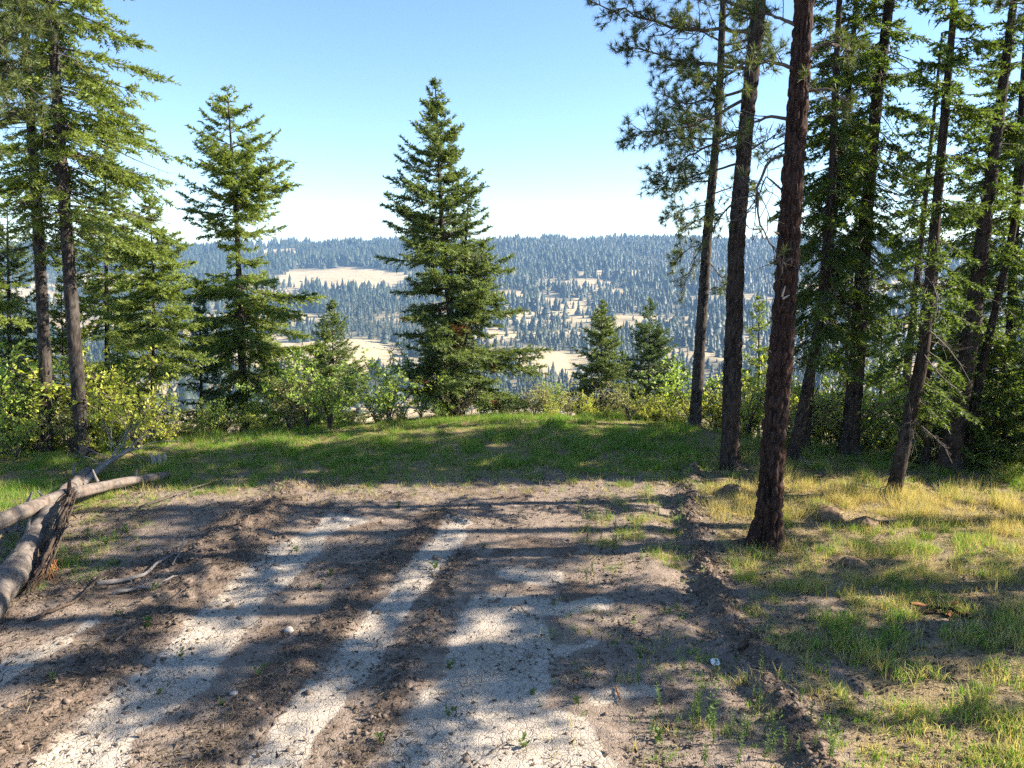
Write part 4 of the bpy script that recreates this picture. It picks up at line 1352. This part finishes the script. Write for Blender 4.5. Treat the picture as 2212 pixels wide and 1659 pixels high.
def lump(rng, sub=1, rough=.28):
    t = (1 + 5 ** .5) / 2
    V = np.array([(-1, t, 0), (1, t, 0), (-1, -t, 0), (1, -t, 0), (0, -1, t), (0, 1, t), (0, -1, -t), (0, 1, -t), (t, 0, -1), (t, 0, 1), (-t, 0, -1), (-t, 0, 1)], float)
    F = [(0, 11, 5), (0, 5, 1), (0, 1, 7), (0, 7, 10), (0, 10, 11), (1, 5, 9), (5, 11, 4), (11, 10, 2), (10, 7, 6), (7, 1, 8), (3, 9, 4), (3, 4, 2), (3, 2, 6), (3, 6, 8), (3, 8, 9), (4, 9, 5), (2, 4, 11), (6, 2, 10), (8, 6, 7), (9, 8, 1)]
    V = list(norm(V))
    for _ in range(sub):
        mid = {}; NF = []
        def mp(a, b):
            k = (min(a, b), max(a, b))
            if k not in mid:
                mid[k] = len(V); q = (V[a] + V[b]) / 2; V.append(q / np.linalg.norm(q))
            return mid[k]
        for a, b, c in F:
            ab, bc, ca = mp(a, b), mp(b, c), mp(c, a)
            NF += [(a, ab, ca), (b, bc, ab), (c, ca, bc), (ab, bc, ca)]
        F = NF
    V = np.array(V)
    V = V * (1 + rough * rng.normal(0, .6, (len(V), 1)))
    return V, np.array(F)


LUMPS = [lump(rng, 0, .5) for _ in range(6)] + [lump(rng, 1, .22) for _ in range(6)]
bg = Bag()
def scatter_clods(x, y, size):
    z = H(x, y)
    for i in range(len(x)):
        big = False
        V0, F0 = LUMPS[(6 if big else 0) + rng.integers(0, 6)]
        sc = size[i] * np.array([rng.uniform(.7, 1.3), rng.uniform(.7, 1.3), rng.uniform(.45, .9)])
        a = rng.random() * 6.28; ca, sa = math.cos(a), math.sin(a)
        V = V0 * sc
        V = np.stack([V[:, 0] * ca - V[:, 1] * sa + x[i], V[:, 0] * sa + V[:, 1] * ca + y[i], V[:, 2] + z[i] + sc[2] * .35], 1)
        bg.add(V, F0, .5)
for k, num, sg in (('d', 1400, 1.5), ('a', 600, 1.3), ('b', 420, 1.3), ('c', 220, 1.4), ('a2', 200, 1.0)):
    p, amp, w = BERM[k]
    seg = np.linalg.norm(np.diff(p, axis=0), axis=1); cs = np.concatenate([[0], np.cumsum(seg)])
    q = rng.random(num) * cs[-1]
    x = np.interp(q, cs, p[:, 0]) + rng.normal(0, w * .95 * sg, num); y = np.interp(q, cs, p[:, 1]) + rng.normal(0, w * .5, num)
    ok = (y > 6.3) & (np.abs(x) < .75 * y + 1.5)
    scatter_clods(x[ok], y[ok], (rng.random(ok.sum()) ** 3.4 * .042 + .008))
num = 1300
x = rng.uniform(-9, 9, num); y = rng.uniform(6.6, 17.5, num)
ok = (fbm(x * 1.0, y * 1.0, 3, 171) > -.05) & (np.abs(x) < .75 * y + 1)
scatter_clods(x[ok], y[ok], rng.random(ok.sum()) ** 4 * .04 + .007)
tag(bg.build('soil_clods', M['clod']), 'crumbled soil clods along the scraped rows of earth', 'soil', kind='stuff')

# ------------------------------------------------------------------ fallen wood on the left
def G3(u, v, z):
    p = G(u, v, z)
    return np.array([p[0], p[1], z])


def log_mesh(pts, radii, m=22, n=70, seed=0, knob=.06, plate=(.3, 1.4), depth=.10):
    pts = np.array(pts); radii = np.array(radii)
    d = np.concatenate([[0], np.cumsum(np.linalg.norm(np.diff(pts, axis=0), axis=1))])
    q = np.linspace(0, d[-1], n)
    P = np.stack([np.interp(q, d, pts[:, i]) for i in range(3)], 1)
    k = 9; ker = np.hanning(k + 2)[1:-1]; ker /= ker.sum()
    for i in range(3):
        P[:, i] = np.convolve(np.pad(P[:, i], (k // 2, k // 2), mode='reflect', reflect_type='odd'), ker, 'valid')
    R = np.interp(q, d, radii)
    V, Q = tubes(P[None], R[None], m)
    V = V.reshape(n, m, 3)
    a = np.arange(m) / m * 2 * np.pi
    Zq, Aq = np.meshgrid(q, a, indexing='ij')
    f, cid = cell(Aq / (2 * np.pi) * max(3, round(2 * np.pi * R.mean() / plate[0])), Zq / plate[1], seed)
    f = np.clip(f * 2.5, 0, 1)
    nz = fbm(np.cos(Aq) * 1.2 + Zq * 1.4, np.sin(Aq) * 1.2 + Zq * .9, 4, seed + 5)
    k_ = 1 + knob * 2.2 * nz - depth * (1 - f) * .6
    V = P[:, None] + (V - P[:, None]) * k_[..., None]
    V = V.reshape(-1, 3)
    # closed, slightly hollow ends
    V = np.concatenate([V, [P[0] + (P[1] - P[0]) * .3], [P[-1] - (P[-1] - P[-2]) * .3]])
    e0, e1 = n * m, n * m + 1
    T = np.array([(e0, (j + 1) % m, j) for j in range(m)] + [(e1, (n - 1) * m + j, (n - 1) * m + (j + 1) % m) for j in range(m)])
    tint = np.concatenate([np.clip(.35 + .5 * f.ravel() + .4 * nz.ravel(), 0, 1), [.2, .2]])
    return V, [Q, T], tint


def log_thing(name, label, cat, pts, radii, mat, seed, **kw):
    V, F, t = log_mesh(pts, radii, seed=seed, **kw)
    base = np.array([pts[len(pts) // 2][0], pts[len(pts) // 2][1], 0.0])
    root = empty(name, tuple(base), label, cat)
    mk('trunk', V - base, F, M[mat], root, True, {'tint': t})
    return root, base


rng = np.random.default_rng(601)
log_a, ba = log_thing('fallen_log', 'long smooth grey fallen log lying uppermost, its thin end pointing to the grass', 'log',
                      [G3(-90, 1165, .52), G3(40, 1108, .52), G3(130, 1072, .46), G3(240, 1047, .28), G3(362, 1026, .13)], [.165, .152, .145, .12, .09], 'log', 3, knob=.09)
log_b, bb = log_thing('fallen_log', 'thick pale fallen log lying underneath at the left edge', 'log',
                      [G3(-40, 1330, .30), G3(20, 1250, .32), G3(75, 1165, .32), G3(120, 1085, .28), G3(192, 1018, .20)], [.25, .245, .22, .18, .13], 'log', 4, plate=(.16, .5), knob=.10, depth=.2)
log_c, bc = log_thing('fallen_log', 'thin bleached fallen stem with fan of dead branches, behind the logs', 'log',
                      [G3(176, 1048, .18), G3(215, 1012, .30), G3(255, 985, .42), G3(288, 968, .55)], [.085, .075, .06, .04], 'deadw', 5, m=12, n=40)
for root_, b_, pts_ in ((log_a, ba, [(60, 1085, .74, .3, .25), (210, 1040, .52, -.1, .3), (290, 1030, .36, .2, .22)]), (log_b, bb, [(60, 1150, .6, .2, .3), (100, 1085, .5, -.25, .28), (160, 1025, .4, .15, .3)])):
    for (u, v, z, lx, hz_) in pts_:
        a_ = G3(u, v, z - .12)
        e_ = a_ + np.array([lx * .5, -.05, hz_])
        v_, q_ = tubes(np.stack([a_, (a_ + e_) / 2 + rng.normal(0, .015, 3), e_])[None] - b_, np.array([[.045, .028, .012]]), 7)
        mk('branch_stub', v_, q_, M['deadw'], root_, False, {'tint': np.full(len(v_), .5)})
# its dead branches
W = Bag()
for (u0, v0, z0, u1, v1, z1, u2, v2, z2) in [(250, 988, .4, 262, 955, .75, 300, 925, 1.0), (258, 984, .4, 290, 945, .8, 335, 932, .9), (245, 990, .4, 240, 955, .8, 228, 925, 1.1), (270, 978, .45, 320, 955, .6, 370, 950, .5),
                                            (280, 972, .5, 310, 930, .9, 345, 915, 1.1), (235, 998, .35, 205, 970, .6, 170, 965, .7), (262, 982, .42, 275, 940, .9, 268, 910, 1.2), (285, 969, .5, 345, 962, .45, 395, 975, .2),
                                            (275, 975, .5, 300, 985, .3, 330, 1000, .1), (240, 993, .4, 262, 935, .9, 310, 905, 1.2), (255, 985, .4, 230, 945, .8, 245, 905, 1.2), (225, 1005, .3, 190, 985, .5, 150, 985, .4)]:
    a_, b_, c_ = G3(u0, v0, z0), G3(u1, v1, z1), G3(u2, v2, z2)
    s_ = np.linspace(0, 1, 8)[:, None]
    P = (1 - s_) ** 2 * a_ + 2 * s_ * (1 - s_) * b_ + s_ ** 2 * c_ + rng.normal(0, .012, (8, 3))
    v, q = tubes(P[None], (.016 * (1.1 - .8 * s_[:, 0]))[None], 5); W.add(v, q)
    k = 7
    p0, tg = along(np.repeat(P[None], k, 0), rng.uniform(.3, 1, k))
    e = p0 + norm(tg + rng.normal(0, .6, (k, 3))) * rng.uniform(.15, .45, k)[:, None]
    v, q = tubes(np.stack([p0, (p0 + e) / 2 + rng.normal(0, .02, (k, 3)), e], 1), np.tile(np.array([[.007, .005, .003]]), (k, 1)), 3); W.add(v, q)
W.build('dead_branches', M['deadw'], log_c, False, bc)['kind'] = 'stuff'

# the shattered dark root wood across the logs
root_w = empty('broken_root', (*G(70, 1230), 0), 'dark shattered root wood standing against the fallen logs', 'root')
rb = np.array(root_w.location)
main = [(158, 1062, .55), (140, 1100, .62), (112, 1170, .50), (88, 1222, .28), (55, 1275, .05)]
W = Bag()
for k in range(20):
    j = rng.normal(0, 1.0, 3)
    pts = np.array([G3(u + j[0] * 4.5 * (1 + .3 * i), v + j[1] * 4, max(.02, z + j[2] * .05)) for i, (u, v, z) in enumerate(main)])
    s_ = np.linspace(0, 4, 26); P = np.stack([np.interp(s_, np.arange(5), pts[:, i]) for i in range(3)], 1) + rng.normal(0, .014, (26, 3))
    r = rng.uniform(.012, .034) * (1 + .22 * rng.normal(0, .6, 26).clip(-1, 1)) * np.interp(s_, [0, 1, 3, 4], [.35, 1, 1.1, .4])
    v, q = tubes(P[None], r[None], 6); W.add(v, q, .25 + .5 * rng.random())
for k in range(10):   # splayed spikes
    u0, v0, z0 = main[rng.integers(0, 4)]
    a_ = G3(u0 + rng.normal(0, 6), v0, z0)
    e = a_ + np.array([rng.normal(0, .22), rng.normal(0, .22), rng.uniform(-.25, .35)])
    v, q = tubes(np.stack([a_, (a_ + e) / 2 + rng.normal(0, .04, 3), e])[None], np.array([[.03, .02, .005]]), 5); W.add(v, q, .4)
a_ = G3(150, 1062, .55)
v, q = tubes(np.stack([a_, a_ + [-.01, .05, .25], a_ + [-.1, .08, .50]])[None], np.array([[.05, .03, .004]]), 6); W.add(v, q, .3)
W.build('splinters', M['log_d'], root_w, False, rb)['kind'] = 'stuff'
W = Bag()
for k in range(60):   # shredded brown fibres near the ground
    a_ = G3(92 + rng.normal(0, 14), 1215 + rng.normal(0, 10), .22)
    e = a_ + np.array([rng.normal(0, .16), rng.normal(-.12, .14), -.2])
    v, q = tubes(np.stack([a_, (a_ + e) / 2 + rng.normal(0, .03, 3), e])[None], np.array([[.007, .006, .003]]), 3); W.add(v, q, .9)
W.build('fibres', M['rot'], root_w, False, rb)['kind'] = 'stuff'

# ------------------------------------------------------------------ sticks lying about
STICK = [([(500, 1102, .02), (620, 1080, .03), (700, 1062, .02)], .012, 'twig', 'thin dark stick lying at the foot of the grass bank'),
         ([(300, 1098, .10), (400, 1062, .14), (490, 1034, .10)], .016, 'twig', 'dark curved branch reaching from under the upper log'),
         ([(215, 1262, .05), (300, 1248, .07), (385, 1196, .06)], .045, 'deadw', 'split grey piece of wood lying on the left earth row'),
         ([(240, 1282, .03), (330, 1270, .04), (400, 1240, .05)], .03, 'deadw', 'lower grey splinter of wood beside the split piece'),
         ([(372, 1225, .05), (392, 1190, .16), (398, 1160, .22)], .016, 'deadw', 'short upright splinter on the left earth row'),
         ([(250, 1398, .03), (330, 1340, .05), (420, 1268, .04)], .014, 'twig', 'long dark stick slanting along the big left earth row'),
         ([(60, 1340, .03), (160, 1302, .05), (220, 1250, .10)], .03, 'log_d', 'bent dark branch by the shattered root'),
         ([(1440, 1090, .05), (1560, 1080, .10), (1690, 1082, .06)], .010, 'twig', 'thin twig behind the nearest pine at its left'),
         ([(1830, 1045, .05), (1900, 1058, .12), (1950, 1075, .05)], .014, 'deadw', 'pale twig beside the leaning right hand fir'),
         ([(1860, 1068, .04), (1920, 1050, .16), (1965, 1030, .22)], .012, 'deadw', 'raised bare twig at the foot of the leaning fir'),
         ([(1640, 1240, .03), (1662, 1236, .035), (1685, 1230, .03)], .016, 'deadw', 'short pale stick in the dry grass below the nearest pine'),
         ([(1105, 1320, .03), (1120, 1308, .05), (1138, 1330, .02)], .010, 'twig', 'small forked dark twig on the cracked soil'),
         ([(1055, 1625, .02), (1080, 1608, .025), (1105, 1592, .02)], .009, 'twig', 'dark twig on the sunlit soil at the bottom'),
         ([(830, 1475, .02), (860, 1462, .03), (895, 1448, .03)], .007, 'deadw', 'pale twig in the narrow dark furrow'),
         ([(1330, 1480, .02), (1336, 1500, .03), (1341, 1516, .02)], .012, 'rot', 'short brown stick standing out on the shaded soil'),
         ([(1600, 1395, .06), (1622, 1385, .12), (1640, 1375, .16)], .035, 'log_d', 'dark chunk of wood in the right earth row'),
         ([(835, 1395, .02), (865, 1392, .03), (885, 1396, .02)], .012, 'twig', 'short dark stick beside the stone'),
         ([(1560, 905, .2), (1600, 890, .35), (1640, 900, .25)], .012, 'deadw', 'pale twig lying in the crest grass')]
for pts, r, mat, label in STICK:
    P = np.array([G3(*p) for p in pts])
    if label.endswith('crest grass'): continue
    P[:, 2] += H(P[:, 0], P[:, 1])
    s_ = np.linspace(0, len(P) - 1, 12); Q_ = np.stack([np.interp(s_, np.arange(len(P)), P[:, i]) for i in range(3)], 1) + rng.normal(0, r * .5, (12, 3))
    v, q = tubes(Q_[None], (r * (1.1 - .06 * np.arange(12)))[None], 6)
    b_ = np.array([P[1][0], P[1][1], 0])
    W = Bag(); W.add(v - b_, q)
    for k in range(4):
        p0, tg = along(Q_[None], np.array([rng.uniform(.3, .95)]))
        e = p0 + norm(tg + rng.normal(0, .6, 3)) * rng.uniform(.06, .2)
        v, q = tubes(np.stack([p0[0], (p0[0] + e[0]) / 2, e[0]])[None] - b_, np.array([[r * .4, r * .3, r * .12]]), 4); W.add(v, q)
    o = W.build('stick', M[mat]); o.location = b_
    tag(o, label, 'stick')

# ------------------------------------------------------------------ single small things
def lump_thing(name, label, cat, u, v, size, mat, seed, sub=3, rough=.06, flat=.7, zoff=.0):
    r_ = np.random.default_rng(seed)
    V, F = lump(r_, sub, rough)
    V = V * (1 + .22 * fbm(V[:, 0] * 2 + seed, V[:, 1] * 2 + V[:, 2], 3, seed))[:, None]
    V = V * np.array([size, size * .85, size * flat])
    p = G(u, v)
    z = float(H(np.array(p[0]), np.array(p[1])))
    o = mk(name, V, F, M[mat], None, True)
    o.location = (p[0], p[1], z + size * flat * .25 + zoff)
    return tag(o, label, cat)


lump_thing('earth_mound', 'dark clod of turned earth right of the nearest pine', 'mound', 1788, 1122, .30, 'mound', 701, sub=3, rough=.10, zoff=-.08)
lump_thing('earth_mound', 'rounded grassy clod beside the dark clod of earth', 'mound', 1868, 1137, .25, 'mound', 702, flat=.75, rough=.10, zoff=-.05)
lump_thing('earth_mound', 'low earth clod behind the nearest pine at its left', 'mound', 1582, 1066, .22, 'mound', 703, rough=.10, zoff=-.08)
lump_thing('earth_mound', 'flat earth clod in the dry grass on the right', 'mound', 1838, 1228, .18, 'mound', 704, rough=.10, zoff=-.06)
lump_thing('stone', 'angular tan stone between the two dirt tracks', 'stone', 624, 1366, .075, 'stone', 705, sub=1, rough=.1)
lump_thing('stone', 'small pale stone on the left dirt track', 'stone', 505, 1500, .05, 'stone', 706, sub=1, rough=.1)

# rotten orange wood in the grass
p = G(2040, 1328); rb = np.array([p[0], p[1], float(H(np.array(p[0]), np.array(p[1])))])
root_w = empty('rotten_wood', tuple(rb), 'crumbled orange brown rotten wood in the grass on the right', 'wood')
for k in range(14):
    a_ = np.array([rng.normal(0, .22), rng.normal(0, .10), rng.uniform(.0, .09)])
    d_ = norm(np.array([rng.normal(0, 1), rng.normal(0, .5), rng.normal(.1, .25)])) * rng.uniform(.08, .2)
    v, q = tubes(np.stack([a_ - d_, a_ + rng.normal(0, .01, 3), a_ + d_])[None], np.array([[.015, .03, .012]]) * rng.uniform(.7, 1.5), 5)
    mk('chunk', v, q, M['rot' if k % 3 else 'log_d'], root_w)

# white scrap
p = G(1545, 1432); z = float(H(np.array(p[0]), np.array(p[1])))
root_w = empty('plastic_lid', (p[0], p[1], z + .05), 'small white plastic lid lying on the dark soil', 'lid')
root_w.rotation_euler = (math.radians(38), math.radians(8), .3)
nn = 20; a = np.arange(nn) / nn * 6.283
sq = np.stack([np.sign(np.cos(a)) * np.abs(np.cos(a)) ** .5 * .062, np.sign(np.sin(a)) * np.abs(np.sin(a)) ** .5 * .048, np.zeros(nn)], 1)
rings = [sq * .0 + [0, 0, .006], sq * .80 + [0, 0, .006], sq * .86 + [0, 0, .0], sq * 1.0 + [0, 0, .012], sq * 1.04 + [0, 0, -.006]]
V = np.concatenate(rings); i = np.arange(4)[:, None] * nn; j = np.arange(nn)[None]; j2 = (j + 1) % nn
Q = np.stack([i + j, i + j2, i + nn + j2, i + nn + j], -1).reshape(-1, 4)
mk('lid_top', V, Q, M['white'], root_w, True)

# split pale stump at the crest
p = G(345, 1000, .1); z = float(H(np.array(p[0]), np.array(p[1])))
st = empty('stump', (p[0], p[1], z), 'splintered pale pink stump at the crest, right of the dead branches', 'stump')
for k in range(12):
    a_ = rng.random() * 6.28; r_ = rng.uniform(.03, .15)
    b0 = np.array([r_ * math.cos(a_), r_ * math.sin(a_), -.1]); h_ = rng.uniform(.10, .36)
    e = b0 * [1.5, 1.5, 0] + rng.normal(0, .03, 3) + [0, 0, h_]
    v, q = tubes(np.stack([b0, (b0 + e) / 2, e])[None], np.array([[.06, .05, .01]]), 5)
    mk('splinter', v, q, M['stone'], st)

# weeds standing singly
def weed_mesh(seed, h=.42, n=26, leaf=(.06, .014)):
    r_ = np.random.default_rng(seed)
    B_ = Bag()
    ns = 3
    for s_i in range(ns):
        az = r_.random() * 6.28; ln = .12 * r_.random()
        hs = h * r_.uniform(.6, 1)
        q = np.linspace(0, 1, 5)[:, None]
        P = np.concatenate([np.cos(az) * ln * q ** 1.5, np.sin(az) * ln * q ** 1.5, hs * q], 1)
        v, f = tubes(P[None], np.array([[.004, .0035, .003, .0025, .0015]]), 3); B_.add(v, f, .8)
        p0, tg = along(np.repeat(P[None], n, 0), r_.uniform(.08, 1, n))
        ld = norm(np.stack([*r_.normal(0, 1, (2, n)), r_.uniform(.1, .9, n)], 1))
        ls = norm(np.cross(ld, np.array([0, 0, 1.0]) + r_.normal(0, .3, (n, 3))))
        v, f, c = kites(p0, ld, ls, leaf[0] * r_.uniform(.5, 1.2, n), leaf[1] * r_.uniform(.7, 1.3, n)); B_.add(v, f, np.repeat(r_.random(n), c))
    return B_


WP = [weed_mesh(801 + i, .40 + .06 * i).build('weed', M['weed']) for i in range(4)] + [weed_mesh(811 + i, .13, 12, (.055, .026)).build('sprig', M['weed']) for i in range(3)]
rng = np.random.default_rng(820)
first = set()
def put_weed(k, x, y, sc, label, group):
    o = WP[k]
    if k in first: o = o.copy(); COL.objects.link(o)
    first.add(k)
    o.location = (x, y, float(H(np.array(x), np.array(y))) - .01); o.rotation_euler = (0, 0, rng.random() * 6.28); o.scale = (sc, sc, sc)
    tag(o, label, 'weed', group)
def nth(i):
    i += 1
    return '%d%s' % (i, 'th' if 10 < i % 100 < 14 else {1: 'st', 2: 'nd', 3: 'rd'}.get(i % 10, 'th'))


sp_ = []
for k in range(34):
    v = 1659 - 230 * rng.random() ** 1.2
    sp_.append((rng.uniform(1480, 1830) - (1659 - v) * .55 + rng.normal(0, 50), v))
for i, (u, v) in enumerate(sorted(sp_)):
    p = G(u, v)
    put_weed(int(rng.integers(0, 4)), p[0], p[1], rng.uniform(.5, 1.1), 'tall leafy weed, %s from left along the right earth row at the bottom' % nth(i), 'tall weeds at the bottom right')
sp_ = [(rng.uniform(1250, 1480), rng.uniform(1100, 1300)) for k in range(24)]
for i, (u, v) in enumerate(sorted(sp_)):
    p = G(u, v)
    put_weed(int(rng.integers(0, 4)), p[0], p[1], rng.uniform(.5, .9), 'slender weed, %s from left in the sparse grass left of the nearest pine' % nth(i), 'slender weeds left of the nearest pine')
SPR = [(342, 1498), (478, 1520), (820, 1605), (970, 1545), (712, 1245), (318, 1365), (330, 1282), (970, 1440), (390, 1420), (1150, 1500), (1245, 1520), (690, 1270), (115, 1480), (560, 1460), (640, 1190), (860, 1095), (1045, 1185), (940, 1230), (250, 1330), (190, 1160), (230, 1180), (275, 1150), (255, 1220), (160, 1240), (300, 1190), (1385, 1420), (1130, 1610), (1420, 1600)]
for i, (u, v) in enumerate(sorted(SPR)):
    p = G(u, v)
    put_weed(4 + int(rng.integers(0, 3)), p[0], p[1], rng.uniform(.7, 1.4), 'small green sprig on the bare soil, %s from left' % nth(i), 'green sprigs on the bare soil')

# ------------------------------------------------------------------ the air over the valley
bx = (-3900, 3900, -3900, 3900, -161, 96)
V = np.array([(x_, y_, z_) for x_ in bx[:2] for y_ in bx[2:4] for z_ in bx[4:]], float)
F = np.array([(0, 1, 3, 2), (4, 6, 7, 5), (0, 4, 5, 1), (2, 3, 7, 6), (0, 2, 6, 4), (1, 5, 7, 3)])
hm, nt, N, L = new_mat('haze_air')
ho = N.new('ShaderNodeOutputMaterial')
pv = N.new('ShaderNodeVolumePrincipled')
pv.inputs['Color'].default_value = (.36, .62, 1.0, 1)
pv.inputs['Density'].default_value = HAZE
pv.inputs['Anisotropy'].default_value = 0.0
L.new(pv.outputs[0], ho.inputs['Volume'])
haze = mk('haze', V, F, hm)
tag(haze, 'thin blue haze filling the valley air', 'haze', kind='stuff')
tris = 0; seen_m = set()
for o in scn.objects:
    if o.type == 'MESH' and o.data.name not in seen_m:
        seen_m.add(o.data.name); tris += len(o.data.loops) - 2 * len(o.data.polygons)
print('TRIS', tris)
